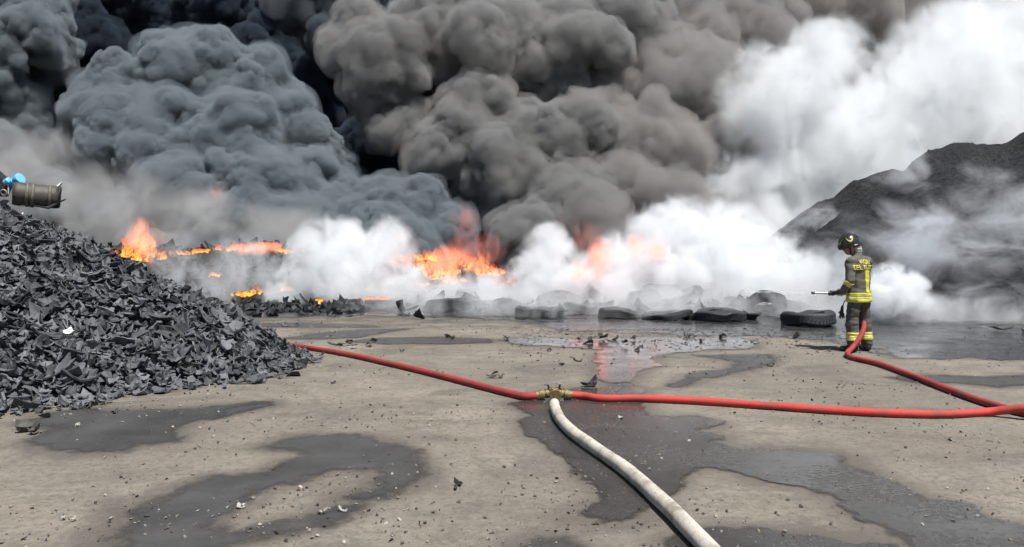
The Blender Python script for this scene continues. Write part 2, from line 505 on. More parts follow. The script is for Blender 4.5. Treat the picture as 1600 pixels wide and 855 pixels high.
def build_left_heap():
    rng = random.Random(5)
    # base mound so no light falls through
    bx0, bx1, by0, by1, st = -14.5, -2.6, 7.3, 17.9, 0.2
    nx = int((bx1 - bx0) / st) + 1; ny = int((by1 - by0) / st) + 1
    gx = bx0 + st * np.arange(nx); gy = by0 + st * np.arange(ny)
    X, Y = np.meshgrid(gx, gy); SS = poly_sd(X, Y, LEFT_OUT)
    HH = np.array([[left_from_sd(SS[j, i], X[j, i], Y[j, i]) for i in range(nx)] for j in range(ny)])
    V = [(X[j, i], Y[j, i], HH[j, i] - 0.13) for j in range(ny) for i in range(nx)]
    F = [(j * nx + i, j * nx + i + 1, (j + 1) * nx + i + 1, (j + 1) * nx + i) for j in range(ny - 1) for i in range(nx - 1) if SS[j, i] > -0.3]
    NP = 60000
    rx = np.array([rng.uniform(-12.5, -2.4) for _ in range(NP)]); ry = np.array([rng.uniform(7.2, 17) for _ in range(NP)])
    S = poly_sd(rx, ry, LEFT_OUT)
    items = []
    budget = 7800
    for x, y, s in zip(rx, ry, S):
        if s < -0.35: continue
        if s < 0 and rng.random() > 0.25 * (1 + s / 0.35): continue
        # only the part of the slope that shows from in front, thinner at the rear and far left
        if y > 14.3 or x < -0.72 * y - 0.8: 
            if rng.random() > 0.12: continue
        h = left_from_sd(s, x, y)
        gi = min(nx - 2, max(1, int((x - bx0) / st + 0.5))); gj = min(ny - 2, max(1, int((y - by0) / st + 0.5)))
        n = Vector((-(HH[gj, gi + 1] - HH[gj, gi - 1]) / (2 * st), -(HH[gj + 1, gi] - HH[gj - 1, gi]) / (2 * st), 1)).normalized()
        sc_ = rng.choice([0.35, 0.42, 0.5, 0.6, 0.7, 0.85, 1.0, 0.5, 0.6, 1.1]) * (0.8 if s < 0.25 else 1.0)
        k = rng.randrange(len(CHIPS))
        lift = rng.uniform(-0.10, 0.04) if s > 0.15 else 0.03
        mx = Matrix.LocRotScale(Vector((x, y, max(0.02, h + lift))), rot_for(n, rng, 0.6 if s > 0.15 else 0.25), Vector((sc_, sc_, sc_ * rng.uniform(0.8, 1.2))))
        items.append((k, mx, rng.random(), sc_ * (1 if lift > -0.01 else 0.5) / max(4, y)))
        if len(items) >= budget: break
    # the nearest, largest ones are single objects
    def inview(it):
        p = it[1].translation
        return p.x > -0.64 * p.y and p.y < 13.5
    order = sorted([i for i, it in enumerate(items) if inview(it)], key=lambda i: -items[i][3])[:300]
    single = set(order)
    for i in order:
        k, mx, tone, _ = items[i]
        o = bpy.data.objects.new('rubber_chip', CHIP_ME[k]); C.objects.link(o)
        o.matrix_world = mx
        tag(o, 'torn curved grey rubber chip lying on the near slope of the shredded tyre heap', 'rubber chip', 'larger chips on the shredded tyre heap')
    o = joined('shredded_rubber_heap', [it[:3] for i, it in enumerate(items) if i not in single], CHIPS, M_chip, (V, F))
    tag(o, 'big grey heap of shredded tyre rubber at the left', 'rubber heap', kind='stuff')
build_left_heap()

RIGHT_SEGS = [((13.1, 24.2, 4.66), (14.0, 24.5, 4.70), 0.80), ((14.0, 24.5, 4.70), (14.8, 24.4, 4.66), 0.80), ((14.8, 24.4, 4.66), (15.6, 24.4, 5.0), 0.80), ((15.6, 24.4, 5.0), (18, 24.4, 6.1), 0.80), ((18, 24.4, 6.1), (26, 25, 8.0), 0.80)]
BACK_SEGS = [((14.6, 30, 4.55), (13.6, 30, 4.5), 0.8), ((13.6, 30, 4.5), (9.2, 30, 1.9), 0.8), ((9.2, 30, 1.9), (4, 30, 0.4), 0.8)]
def heap_noise(x, y):
    return 0.24 * fbm(x * 0.35, y * 0.35, 2.0, 3) + 0.11 * fbm(x * 1.5, y * 0.7, 5.0, 5)
def right_h(x, y): return ridge_h(x, y, RIGHT_SEGS) + heap_noise(x, y)
def back_h(x, y): return ridge_h(x, y, BACK_SEGS) + heap_noise(x + 9, y)
CRUMB = []
for _ in range(8):
    bm = bmesh.new(); bmesh.ops.create_icosphere(bm, subdivisions=1, radius=0.5)
    for v in bm.verts: v.co *= rng.uniform(0.5, 1.2)
    for v in bm.verts: v.co.z *= 0.6
    bm.verts.index_update()
    CRUMB.append(([v.co.copy() for v in bm.verts], [tuple(x.index for x in f.verts) for f in bm.faces])); bm.free()

def granular_heap(name, hf, box, label, n, seed):
    x0, x1, y0, y1 = box
    g = grid_mesh('tmp', x0, x1, y0, y1, 0.14, hf, M_heap)
    V = [tuple(v.co) for v in g.data.vertices]; F = [tuple(p.vertices) for p in g.data.polygons]
    bpy.data.objects.remove(g)
    rg = random.Random(seed); items = []
    while len(items) < n:
        x, y = rg.uniform(x0, x1), rg.uniform(y0, y1)
        h = hf(x, y)
        if h < 0.01: continue
        s = rg.choice([0.03, 0.04, 0.05, 0.06, 0.08])
        items.append((rg.randrange(8), Matrix.LocRotScale(Vector((x, y, h)), Quaternion((rg.gauss(0, 1), rg.gauss(0, 1), rg.gauss(0, 1), 1)).normalized(), Vector((s, s, s))), rg.random()))
    o = mk(name, V, F, M_heap, sm=True)
    c = joined('granules', items, CRUMB, M_heap); c.parent = o; c['kind'] = 'stuff'
    return tag(o, label, 'rubber heap')
granular_heap('granulated_rubber_heap', right_h, (5.5, 24, 16.8, 31), 'tall black heap of granulated rubber at the right edge behind the firefighter', 8000, 3)
granular_heap('granulated_rubber_heap', back_h, (2.5, 20, 24.5, 36), 'lower black heap sloping left behind the firefighter, half hidden in white smoke', 3000, 4)

# burning mound in the middle
BURN_SEGS = [((-16, 27.4, 1.6), (-11, 27.2, 1.5), 0.75), ((-11, 27.2, 1.5), (-6.5, 27, 1.62), 0.8), ((-6.5, 27, 1.62), (-4.2, 26.6, 1.0), 0.75), ((-4.2, 26.6, 1.0), (-1.5, 26, 1.05), 0.7), ((-1.5, 26, 1.05), (1.5, 25.6, 0.75), 0.7), ((1.5, 25.6, 0.75), (4.5, 25.6, 1.1), 0.6), ((4.5, 25.6, 1.1), (7.5, 26, 0.6), 0.6)]
def burn_h(x, y): return ridge_h(x, y, BURN_SEGS) + 0.28 * fbm(x * 0.8, y * 0.8, 8.0, 4)
def build_burning():
    g = grid_mesh('tmp', -18, 9, 23.2, 31, 0.12, burn_h, M_burnt)
    V = [tuple(v.co) for v in g.data.vertices]; F = [tuple(p.vertices) for p in g.data.polygons]
    bpy.data.objects.remove(g)
    rg = random.Random(8); items = []
    while len(items) < 2400:
        x, y = rg.uniform(-17, 8), rg.uniform(23.6, 28.5)
        h = burn_h(x, y)
        if h < 0.02: continue
        s = rg.choice([0.8, 1, 1.2, 1.7, 2.2])
        items.append((rg.randrange(len(CHIPS)), Matrix.LocRotScale(Vector((x, y, h + 0.02)), rot_for(Vector((0, -0.4, 1)).normalized(), rg, 0.7), Vector((s, s, s))), rg.random()))
    o = mk('burning_heap', V, F, M_burnt, sm=True)
    c = joined('charred_scrap', items, CHIPS, M_burnt); c.parent = o; c['kind'] = 'stuff'
    tag(o, 'long low burning mound of tyres and scrap across the middle', 'burning heap')
build_burning()

# ------------------------------------------------------------------ tyres
def lathe(prof, n, closed=True):
    """profile of (r, z) turned about Z"""
    V, F = [], []
    m = len(prof)
    for i in range(n):
        a = 2 * math.pi * i / n
        for r, z in prof: V.append(Vector((r * math.cos(a), r * math.sin(a), z)))
    for i in range(n):
        for j in range(m if closed else m - 1):
            k = (j + 1) % m; i2 = (i + 1) % n
            F.append((i * m + j, i2 * m + j, i2 * m + k, i * m + k))
    return V, F

def make_tyre(label, loc, R=0.52, W=0.30, rot=(0, 0, 0), squash=0.0, seed=0, open_cut=0.0, group=None):
    R *= 0.95; W *= 0.92; squash += 0.1
    """truck tyre: carcass (lathe with a hollow inside) and a ring of tread blocks"""
    rg = random.Random(seed)
    r0 = R * 0.56; t = 0.028
    hw = W / 2
    prof = [(r0, -hw * 0.72), (r0 + 0.02, -hw * 0.82), (R * 0.72, -hw * 0.97), (R * 0.86, -hw), (R * 0.965, -hw * 0.86), (R, -hw * 0.62), (R * 1.004, 0), (R, hw * 0.62), (R * 0.965, hw * 0.86), (R * 0.86, hw), (R * 0.72, hw * 0.97), (r0 + 0.02, hw * 0.82), (r0, hw * 0.72)]
    inner = [(r0 + 0.012, hw * 0.66), (R * 0.74, hw * 0.86), (R * 0.9, hw * 0.8), (R - t * 1.6, hw * 0.5), (R - t * 1.6, -hw * 0.5), (R * 0.9, -hw * 0.8), (R * 0.74, -hw * 0.86), (r0 + 0.012, -hw * 0.66)]
    V, F = lathe(prof + inner, 56)
    def deform(v):
        p = v.copy()
        n = nvec3(Vector((p.x * 2.1, p.y * 2.1, p.z * 2 + seed * 3.7)))
        p += n * 0.055 * (1 + 1.6 * squash)
        k = 1 - squash * (0.35 + 0.4 * (noise.noise(Vector((p.x * 1.6, p.y * 1.6, seed * 1.3))) + 0.3)) if p.z > 0 else 1
        p.z = p.z * k - (0.0)
        a = math.atan2(p.y, p.x)
        if open_cut:
            p.z -= open_cut * 0.5 * max(0, math.cos(a + 2.0)) * (p.z > -hw * 0.5) * (p.z + hw)
        return p
    root = mk('tyre', [deform(v) for v in V], F, M_tyre, sm=True)
    a = root.data.attributes.new('tone', 'FLOAT', 'POINT'); a.data.foreach_set('value', [0.0] * len(V))
    # tread: three rows of blocks round the running surface
    TV, TF = [], []
    nb = 44
    for row, (za, zb) in enumerate(((-hw * 0.64, -hw * 0.26), (-hw * 0.19, hw * 0.19), (hw * 0.26, hw * 0.64))):
        for i in range(nb):
            a0 = 2 * math.pi * (i + 0.07 + 0.33 * row) / nb; a1 = a0 + 2 * math.pi * 0.80 / nb
            o = len(TV)
            for rr in (R - 0.006, R + 0.012):
                for (aa, zz) in ((a0, za), (a1, za), (a1, zb), (a0, zb)):
                    TV.append(deform(Vector((rr * math.cos(aa), rr * math.sin(aa), zz))))
            TF += [(o + 4, o + 5, o + 6, o + 7), (o, o + 1, o + 5, o + 4), (o + 1, o + 2, o + 6, o + 5), (o + 2, o + 3, o + 7, o + 6), (o + 3, o, o + 4, o + 7)]
    tr = mk('tread', TV, TF, M_tyre, root)
    tr['kind'] = 'stuff'
    root.rotation_euler = (rot[0] - 0.09, rot[1], rot[2])
    e = Matrix.LocRotScale(None, root.rotation_euler, None)
    zmin = min((e.to_3x3() @ v.co).z for v in root.data.vertices)
    root.location = (loc[0], loc[1], loc[2] - zmin - 0.045)
    return tag(root, label, 'tyre', group or 'scorched tyres in a row before the fire')

def on(px, py):
    g = G(px, py); return (g.x, g.y + 0.45, -0.03)
def T(label, px, py, **kw): return make_tyre(label, on(px, py), **kw)
T('tyre lying flat with a thin line of flame along its top', 592, 482, R=0.49, W=0.27, rot=(0.05, 0.03, 0.4), seed=1)
T('upright-sided dark tyre lying apart with a scuffed grey front, in clear view', 697, 490, R=0.555, W=0.37, rot=(-0.03, 0.03, 1.0), seed=2)
T('jumbled torn tyre just right of the scuffed tyre', 760, 489, R=0.42, W=0.25, rot=(0.25, 0.2, 0.3), seed=3, squash=0.4)
T('small half collapsed tyre under smoke between the scuffed tyre and the half sunk one', 787, 491, R=0.34, W=0.24, rot=(0.15, -0.3, 0.9), seed=4, squash=0.5)
T('half sunk flat tyre in thin smoke, nearest the yard left of centre', 842, 497, R=0.58, W=0.27, rot=(0.02, 0.02, 0.1), seed=5, squash=0.15)
T('leaning tyre behind the gap left of the black sagging tyre', 912, 492, R=0.47, W=0.26, rot=(0.15, 0.12, 0.5), seed=6, squash=0.3)
T('black sagging tyre with a dipped top in front of white smoke', 969, 499, R=0.43, W=0.27, rot=(0.02, -0.03, 2.0), seed=7, squash=0.2, open_cut=0.9)
T('long low flat tyre right of the black sagging tyre', 1050, 501, R=0.60, W=0.21, rot=(0.0, 0.03, 1.2), seed=8, squash=0.25)
T('flat grey tyre buried in smoke left of the leaning round tyre', 1132, 503, R=0.60, W=0.28, rot=(0.03, 0.0, 2.2), seed=9, squash=0.25, open_cut=0.4)
T('leaning round tyre showing its curved top through white smoke', 1206, 496, R=0.50, W=0.30, rot=(-0.45, 0.12, 0.2), seed=10)
T('black boxy torn tyre on wet ground just left of the firefighter', 1277, 512, R=0.58, W=0.36, rot=(-0.05, 0.02, 0.7), seed=11, squash=0.18, open_cut=0.3)
T('low collapsed tyre right behind the firefighter legs', 1405, 503, R=0.52, W=0.20, rot=(0.03, 0.05, 0.7), seed=12, squash=0.5)
T('crushed tyre at the foot of the black heap right of the firefighter', 1462, 500, R=0.48, W=0.18, rot=(0.1, 0.1, 1.7), seed=13, squash=0.6)
T('flat tyre with a small flame beside the burning mound, left of the flaming tyre', 505, 477, R=0.42, W=0.22, rot=(0.02, 0, 0.2), seed=14, squash=0.3)
ROW2 = ['leftmost of three dark tyres at the mound foot below two small flames', 'middle one of three dark tyres at the mound foot', 'rightmost of three dark tyres at the mound foot',
        'tilted tyre in smoke between the flaming tyre and the scuffed tyre', 'raised tyre in smoke behind the scuffed tyre', 'tilted tyre in smoke just behind the jumbled torn tyre',
        'faint tyre behind the right end of the half sunk tyre', 'tyre behind the left end of the long low tyre', 'raised tyre above the left end of the long low tyre',
        'steeply tilted tyre behind the right end of the long low tyre', 'topmost tyre in smoke behind the right end of the long low tyre', 'raised tyre behind the black sagging tyre',
        'faint tyre between the flat grey tyre and the leaning round tyre', 'faint tyre behind the boxy torn tyre left of the firefighter']
for i, (px, py, z, rx, ry, rr) in enumerate([(385, 474, 0, .1, .1, .5), (428, 474, 0, .2, -.2, .48), (465, 475, 0, .05, .1, .42), (640, 478, 0, .35, .1, .5), (670, 474, .1, .2, .3, .5), (735, 480, .0, .5, .2, .46), (880, 484, .05, .3, -.3, .5), (1010, 488, .1, .45, .1, .5), (1035, 484, .25, .2, .4, .5), (1075, 487, .1, .6, .0, .5), (1100, 484, .3, .2, .2, .48), (945, 484, .2, .5, -.2, .5), (1165, 488, .0, .2, -.2, .5), (1250, 492, .0, .15, .1, .52)]):
    g = on(px, py)
    make_tyre(ROW2[i], (g[0], g[1], z), R=rr, W=0.27, rot=(-rx * 0.6, ry * 0.6, i * 0.9), seed=20 + i, squash=0.2 + 0.1 * (i % 3), group='tyres of the second row in the smoke')

def burnt_line():
    rg = random.Random(31); items = []
    for _ in range(900):
        px = rg.choice([rg.uniform(345, 560) if rg.random() < 0.6 else rg.uniform(900, 1245), rg.uniform(620, 1245), rg.uniform(880, 1245), rg.uniform(1365, 1480)]); py = rg.gauss(488, 5)
        g = G(px, max(478, py)); s = rg.choice([0.9, 1.2, 1.5, 1.9])
        items.append((rg.randrange(len(CHIPS)), Matrix.LocRotScale(Vector((g.x, g.y + 0.9, rg.random() ** 2 * (0.35 if px > 600 else 0.12) * (0.5 + fbm(g.x * 0.9, 0, 3, 3)) + 0.03)), rot_for(Vector((0, 0, 1)), rg, 0.8), Vector((s, s, s))), rg.random()))
    tag(joined('burnt_rubber_debris', items, CHIPS, M_tyre), 'charred rubber pieces strewn between and behind the tyres', 'debris', kind='stuff')
burnt_line()

# ------------------------------------------------------------------ hoses
def spline(pts, step):
    """Catmull-Rom through points"""
    out = []
    n = len(pts)
    for i in range(n - 1):
        p0 = pts[max(0, i - 1)]; p1 = pts[i]; p2 = pts[i + 1]; p3 = pts[min(n - 1, i + 2)]
        k = max(2, int((p2 - p1).length / step))
        for j in range(k):
            t = j / k
            out.append(0.5 * ((2 * p1) + (p2 - p0) * t + (2 * p0 - 5 * p1 + 4 * p2 - p3) * t * t + (3 * p1 - p0 - 3 * p2 + p3) * t ** 3))
    out.append(pts[-1])
    return out

def tube(name, pts, r, mat, parent=None, n=18, step=0.05, wob=0.0, cap=True):
    path = spline([Vector(p) for p in pts], step)
    V, F = [], []
    up = Vector((0, 0, 1))
    prev = None
    for i, p in enumerate(path):
        t = (path[min(i + 1, len(path) - 1)] - path[max(i - 1, 0)]).normalized()
        if prev is None:
            s = t.cross(up)
            if s.length < 1e-3: s = Vector((1, 0, 0))
            s.normalize()
        else:
            s = (prev - t * prev.dot(t)).normalized()
        prev = s
        u = s.cross(t)
        rr = r(i / (len(path) - 1)) if callable(r) else r
        for k in range(n):
            a = 2 * math.pi * k / n
            q = rr * (1 + wob * noise.noise(Vector((i * step * 3, k * 0.3, 1.7))))
            V.append(p + (s * math.cos(a) + u * math.sin(a)) * q)
    L = len(path)
    for i in range(L - 1):
        for k in range(n):
            F.append((i * n + k, i * n + (k + 1) % n, (i + 1) * n + (k + 1) % n, (i + 1) * n + k))
    if cap:
        F.append(tuple(range(n))[::-1]); F.append(tuple((L - 1) * n + k for k in range(n)))
    return mk(name, V, F, mat, parent, sm=True)

def hose_mat(name, col, dirt, amt, weave=0.4, rough=0.68):
    t = NT(name)
    co = t.coord()
    a = t.noise(co, 5, 6, 0.65); b = t.noise(co, 26, 5, 0.7); c = t.noise(co, 120, 2)
    base = t.mix(t.math('MULTIPLY', t.maprange(a, 0.4, 0.72), amt), col, dirt)
    base = t.mix(t.math('MULTIPLY', t.maprange(b, 0.58, 0.72), amt), base, tuple(x * 0.6 for x in dirt))
    base = t.mix(t.math('MULTIPLY', t.maprange(b, 0.28, 0.40, 1, 0), 0.25), base, tuple(min(1, x * 1.25 + 0.04) for x in col))
    t.pbsdf(base, rough, t.bump(t.math('ADD', b, t.math('MULTIPLY', c, 0.5)), weave, 0.008), 0, 0.25)
    return t.m
M_red = hose_mat('red_hose', (0.50, 0.055, 0.045), (0.16, 0.07, 0.055), 0.6)
M_reddirty = hose_mat('dirty_red_hose', (0.34, 0.045, 0.045), (0.13, 0.055, 0.05), 0.65)
M_white = hose_mat('white_hose', (0.52, 0.49, 0.42), (0.17, 0.145, 0.105), 0.85)
def gpath(pts, z): return [G(x, y, z) for x, y in pts]
rr = 0.040
VL = G(866, 626) + Vector((0, 0.03, 0))
tag(tube('fire_hose', gpath([(405, 531), (440, 537.5), (480, 543), (540, 553), (600, 566), (660, 580), (720, 595), (770, 608), (805, 616.5)], rr) + [VL + Vector((-0.30, -0.03, 0.046)), VL + Vector((-0.165, -0.014, 0.056))], rr, M_reddirty, wob=0.07), 'red hose running from the rubber heap to the brass valve', 'hose')
tag(tube('fire_hose', [VL + Vector((0.165, 0.004, 0.056)), VL + Vector((0.32, 0.006, 0.046))] + gpath([(940, 622.5), (1000, 622.5), (1100, 627), (1200, 634), (1300, 641), (1400, 646), (1480, 647), (1540, 644)], rr + .001) + [G(1580, 640, .085), G(1620, 637, .12), G(1680, 634, .06), G(1800, 630, rr)], rr, M_red, wob=0.07), 'bright red hose running right from the brass valve across the picture', 'hose')
WHITE_R = 0.052
tag(tube('supply_hose', [G(866, 630, .075)] + gpath([(868, 640), (877, 657), (896, 676), (930, 700), (980, 735), (1030, 779), (1070, 818), (1112, 862), (1170, 930)], WHITE_R) + [Vector((1.05, 2.3, WHITE_R)), Vector((1.2, 1.0, WHITE_R))], WHITE_R, M_white, wob=0.07), 'dirty white hose from the brass valve towards the bottom edge', 'hose')

# ------------------------------------------------------------------ brass dividing valve
M_brass = simple('aged_brass', (0.22, 0.16, 0.075), 0.5, 0.45, 40, 0.4, 0.45)
M_alu = simple('worn_alloy', (0.52, 0.50, 0.46), 0.4, 0.2, 30, 0.2, 0.8)
M_blackplastic = simple('black_plastic', (0.02, 0.02, 0.022), 0.4, 0.3, 20)
def valve():
    g = G(866, 626, 0.0)
    g.y += 0.03
    root = empty('hose_valve', (g.x, g.y, 0))
    def rings(name, c, axis, prof, mat, n=20):
        V, F = lathe(prof, n, False)
        q = Vector((0, 0, 1)).rotation_difference(Vector(axis).normalized())
        V = [q @ v + Vector(c) for v in V]
        m = len(prof)
        F.append(tuple(i * m for i in range(n))[::-1]); F.append(tuple(i * m + m - 1 for i in range(n)))
        return mk(name, V, F, mat, root, sm=False)
    z = 0.075
    rings('body', (0, 0, z), (0, 0, 1), [(0.035, -0.062), (0.06, -0.045), (0.068, 0), (0.06, 0.045), (0.04, 0.06)], M_brass, 24)
    for s, ax in ((-1, (-1, -0.12, -0.12)), (1, (1, 0.02, -0.12))):
        rings('outlet', (s * 0.04, 0, z), ax, [(0.042, 0), (0.042, 0.03), (0.05, 0.035), (0.05, 0.05), (0.040, 0.055), (0.040, 0.072)], M_brass)
        cpl = rings('coupling', (s * 0.108, -0.006 if s < 0 else 0.002, z - 0.012), ax, [(0.050, 0), (0.057, 0.005), (0.057, 0.03), (0.052, 0.034), (0.052, 0.05), (0.047, 0.056), (0.047, 0.085)], M_brass)
        # wheel of the stop valve on a stem
        rings('stem', (s * 0.052, 0.01, z + 0.035), (s * 0.25, 0, 1), [(0.02, 0), (0.02, 0.02), (0.011, 0.022), (0.011, 0.055)], M_brass, 14)
        hub = Vector((s * 0.068, 0.01, z + 0.098))
        rings('handwheel', hub, (s * 0.25, 0, 1), [(0.012, -0.008), (0.036, -0.006), (0.045, -0.003), (0.045, 0.004), (0.036, 0.007), (0.012, 0.008)], M_alu, 16)
    rings('inlet', (0.005, -0.045, z), (0.05, -1, -0.10), [(0.05, 0), (0.05, 0.02), (0.066, 0.024), (0.066, 0.05), (0.062, 0.053), (0.062, 0.075)], M_brass)
    for k in range(6):
        a = k * math.pi / 3
        c = Vector((0.005 + 0.066 * math.cos(a), -0.083, z - 0.004 + 0.066 * math.sin(a)))
        bm = bmesh.new(); bmesh.ops.create_cube(bm, size=1)
        for v in bm.verts: v.co = Vector((v.co.x * 0.016, v.co.y * 0.024, v.co.z * 0.016)) + c
        mkbm('lug', bm, M_brass, root)
    return tag(root, 'brass three way hose valve with two handwheels where the hoses meet', 'valve')
valve()

# ------------------------------------------------------------------ firefighter
M_jacket = simple('turnout_cloth', (0.100, 0.091, 0.080), 0.85, 0.12, 14, 0.35)
M_trous = simple('turnout_trousers', (0.085, 0.077, 0.069), 0.85, 0.14, 14, 0.35)
M_boot = simple('boot_leather', (0.018, 0.018, 0.019), 0.5, 0.3, 20, 0.2)
M_skin = simple('skin', (0.36, 0.20, 0.14), 0.55, 0.1, 20)
M_glove = simple('glove_leather', (0.03, 0.03, 0.033), 0.65, 0.3, 30, 0.3)
M_palm = simple('glove_palm', (0.36, 0.36, 0.37), 0.6, 0.2, 30, 0.3)
M_yellow = simple('reflective_yellow', (0.56, 0.53, 0.05), 0.5, 0.08, 30)
M_silver = simple('reflective_silver', (0.60, 0.60, 0.50), 0.35, 0.1, 30)
M_helmet = simple('helmet_shell', (0.022, 0.024, 0.027), 0.28, 0.3, 12)
M_hood = simple('neck_curtain', (0.46, 0.45, 0.40), 0.4, 0.3, 25, 0.4, 0.2)

TH = math.radians(58)
ct, st_ = math.cos(TH), math.sin(TH)
def B(x, y, z):
    """body frame (front -x, left -y) turned towards the fire"""
    return Vector((x * ct + y * st_, -x * st_ + y * ct, z))
BROT = Matrix.Rotation(-TH, 3, 'Z')

def ball_pts(c, r, rot=None, n=2):
    bm = bmesh.new(); bmesh.ops.create_icosphere(bm, subdivisions=n, radius=1)
    rad = Vector(r) if hasattr(r, '__len__') else Vector((r, r, r))
    out = []
    for v in bm.verts:
        p = Vector((v.co.x * rad.x, v.co.y * rad.y, v.co.z * rad.z))
        if rot is not None: p = rot @ p
        out.append(p + Vector(c))
    bm.free()
    return out

def hull_into(V, F, pts):
    bm = bmesh.new()
    for p in pts: bm.verts.new(p)
    r = bmesh.ops.convex_hull(bm, input=bm.verts)
    bmesh.ops.delete(bm, geom=[g for g in r['geom_interior'] if isinstance(g, bmesh.types.BMVert)], context='VERTS')
    bm.verts.index_update()
    o = len(V)
    V.extend([v.co.copy() for v in bm.verts]); F.extend([tuple(o + v.index for v in f.verts) for f in bm.faces])
    bm.free()

def remeshed(name, V, F, vox, smooth_it=3):
    me = bpy.data.meshes.new('tmp'); me.from_pydata([tuple(v) for v in V], [], F)
    o = bpy.data.objects.new('tmp', me); C.objects.link(o)
    m = o.modifiers.new('r', 'REMESH'); m.mode = 'VOXEL'; m.voxel_size = vox; m.use_smooth_shade = True
    if smooth_it:
        s = o.modifiers.new('s', 'SMOOTH'); s.factor = 0.5; s.iterations = smooth_it
    dg = bpy.context.evaluated_depsgraph_get()
    me2 = bpy.data.meshes.new_from_object(o.evaluated_get(dg)); me2.name = name
    bpy.data.objects.remove(o); bpy.data.meshes.remove(me)
    me2.materials.clear()
    return me2

FP = G(1341, 549); FP.z = 0
def firefighter():
    root = empty('person', FP)
    segs = []     # (p0, r0, p1, r1, material index, rotation)
    def cap(p0, r0, p1, r1, m, rot=None): segs.append((Vector(p0), r0, Vector(p1), r1, m, rot))
    # 0 jacket, 1 trousers, 2 boots, 3 skin
    hipL, hipR = B(0.01, -0.092, 0.90), B(0.01, 0.092, 0.90)
    kneL, kneR = B(-0.035, -0.125, 0.50), B(0.015, 0.125, 0.50)
    ankL, ankR = B(-0.005, -0.135, 0.17), B(0.05, 0.14, 0.17)
    for h, k, a in ((hipL, kneL, ankL), (hipR, kneR, ankR)):
        cap(h, 0.105, k, 0.098, 1); cap(k, 0.098, a, 0.092, 1)
        cap(a, 0.09, a + Vector((0, 0, -0.045)), 0.088, 1)
    def boot(a, d):
        f = Vector((d[0], d[1], 0)).normalized()
        cap(a + Vector((0, 0, -0.02)), 0.066, a + Vector((0, 0, -0.115)), 0.054, 2)
        cap(Vector((a.x, a.y, 0.055)) - f * 0.035, 0.052, Vector((a.x, a.y, 0.048)) + f * 0.155, 0.046, 2)
    boot(ankL, B(-1, -0.55, 0)); boot(ankR, B(-1, 0.45, 0))
    # torso
    cap(B(0.0, 0, 0.80), (0.178, 0.235, 0.05), B(0.0, 0, 1.02), (0.152, 0.205, 0.08), 0, BROT)
    cap(B(0.0, 0, 1.02), (0.148, 0.200, 0.08), B(-0.005, 0, 1.34), (0.150, 0.215, 0.09), 0, BROT)
    cap(B(-0.005, 0, 1.34), (0.150, 0.215, 0.09), B(-0.035, 0, 1.475), (0.085, 0.135, 0.05), 0, BROT)
    cap(B(-0.035, 0, 1.46), 0.085, B(-0.06, 0, 1.555), 0.072, 0)
    shL, shR = B(-0.01, -0.205, 1.415), B(-0.01, 0.205, 1.415)
    elL, elR = B(0.035, -0.285, 1.125), B(-0.10, 0.27, 1.13)
    wrL, wrR = Vector((-0.305, -0.105, 0.955)), Vector((-0.165, 0.075, 0.945))
    cap(B(-0.01, -0.10, 1.43), 0.09, shL, 0.088, 0); cap(B(-0.01, 0.10, 1.43), 0.09, shR, 0.088, 0)
    cap(shL, 0.088, elL, 0.074, 0); cap(elL, 0.074, wrL, 0.056, 0)
    cap(shR, 0.088, elR, 0.074, 0); cap(elR, 0.074, wrR, 0.056, 0)
    # head turned to the jet, bowed
    hc = Vector((-0.115, 0.085, 1.665))
    hd = Vector((-0.94, 0.22, -0.27)).normalized()
    side = hd.cross(Vector((0, 0, 1))).normalized(); upv = side.cross(hd).normalized()
    cap(B(-0.06, 0, 1.52), 0.062, hc - upv * 0.06 - hd * 0.02, 0.062, 3)
    cap(hc, 0.098, hc + hd * 0.03 - upv * 0.075, 0.066, 3)
    cap(hc + hd * 0.075 - upv * 0.095, 0.03, hc + hd * 0.06 - upv * 0.06, 0.05, 3)         # chin
    cap(hc + hd * 0.098 - upv * 0.005, 0.012, hc + hd * 0.118 - upv * 0.04, 0.017, 3)       # nose
    for s in (-1, 1):
        cap(hc + side * s * 0.096 - upv * 0.015, 0.018, hc + side * s * 0.098 - upv * 0.045, 0.012, 3)   # ears
    V, F = [], []
    for p0, r0, p1, r1, m, rot in segs:
        hull_into(V, F, ball_pts(p0, r0, rot) + ball_pts(p1, r1, rot))
    me = remeshed('body', V, F, 0.0125, 4)
    n = len(me.vertices)
    co = np.empty(n * 3, 'f'); me.vertices.foreach_get('co', co); co = co.reshape(-1, 3)
    def seg_d(pts, s):
        p0, r0, p1, r1, m, rot = s
        a = np.array(p0); b = np.array(p1)
        e = b - a; L = max(1e-9, float(e @ e))
        t = np.clip(((pts - a) @ e) / L, 0, 1)
        ra = np.array(r0) if hasattr(r0, '__len__') else np.array([r0] * 3); rb = np.array(r1) if hasattr(r1, '__len__') else np.array([r1] * 3)
        d = pts - a - t[:, None] * e
        R = np.array(rot) if rot is not None else np.eye(3)
        d = d @ R
        rr_ = ra + (rb - ra) * t[:, None]
        return (np.linalg.norm(d / rr_, axis=1) - 1) * rr_.min(1)
    # cloth folds
    nr = np.empty(n * 3, 'f'); me.vertex_normals.foreach_get('vector', nr); nr = nr.reshape(-1, 3)
    D = np.stack([seg_d(co, s) for s in segs], 1)
    mid = np.array([s[4] for s in segs])[D.argmin(1)]
    for i in range(n):
        p = Vector(co[i])
        if mid[i] in (0, 1):
            q = Vector((p.x * 4, p.y * 4, p.z * (9 if mid[i] == 0 else 13)))
            a = 0.016 * noise.noise(q) + 0.009 * noise.noise(q * 2.3)
            if mid[i] == 1 and p.z < 0.45: a += 0.006 * math.sin(p.z * 38 + 6 * noise.noise(p * 4)) * noise.noise(p * 3 + Vector((4, 4, 4)))
            
            co[i] += nr[i] * a
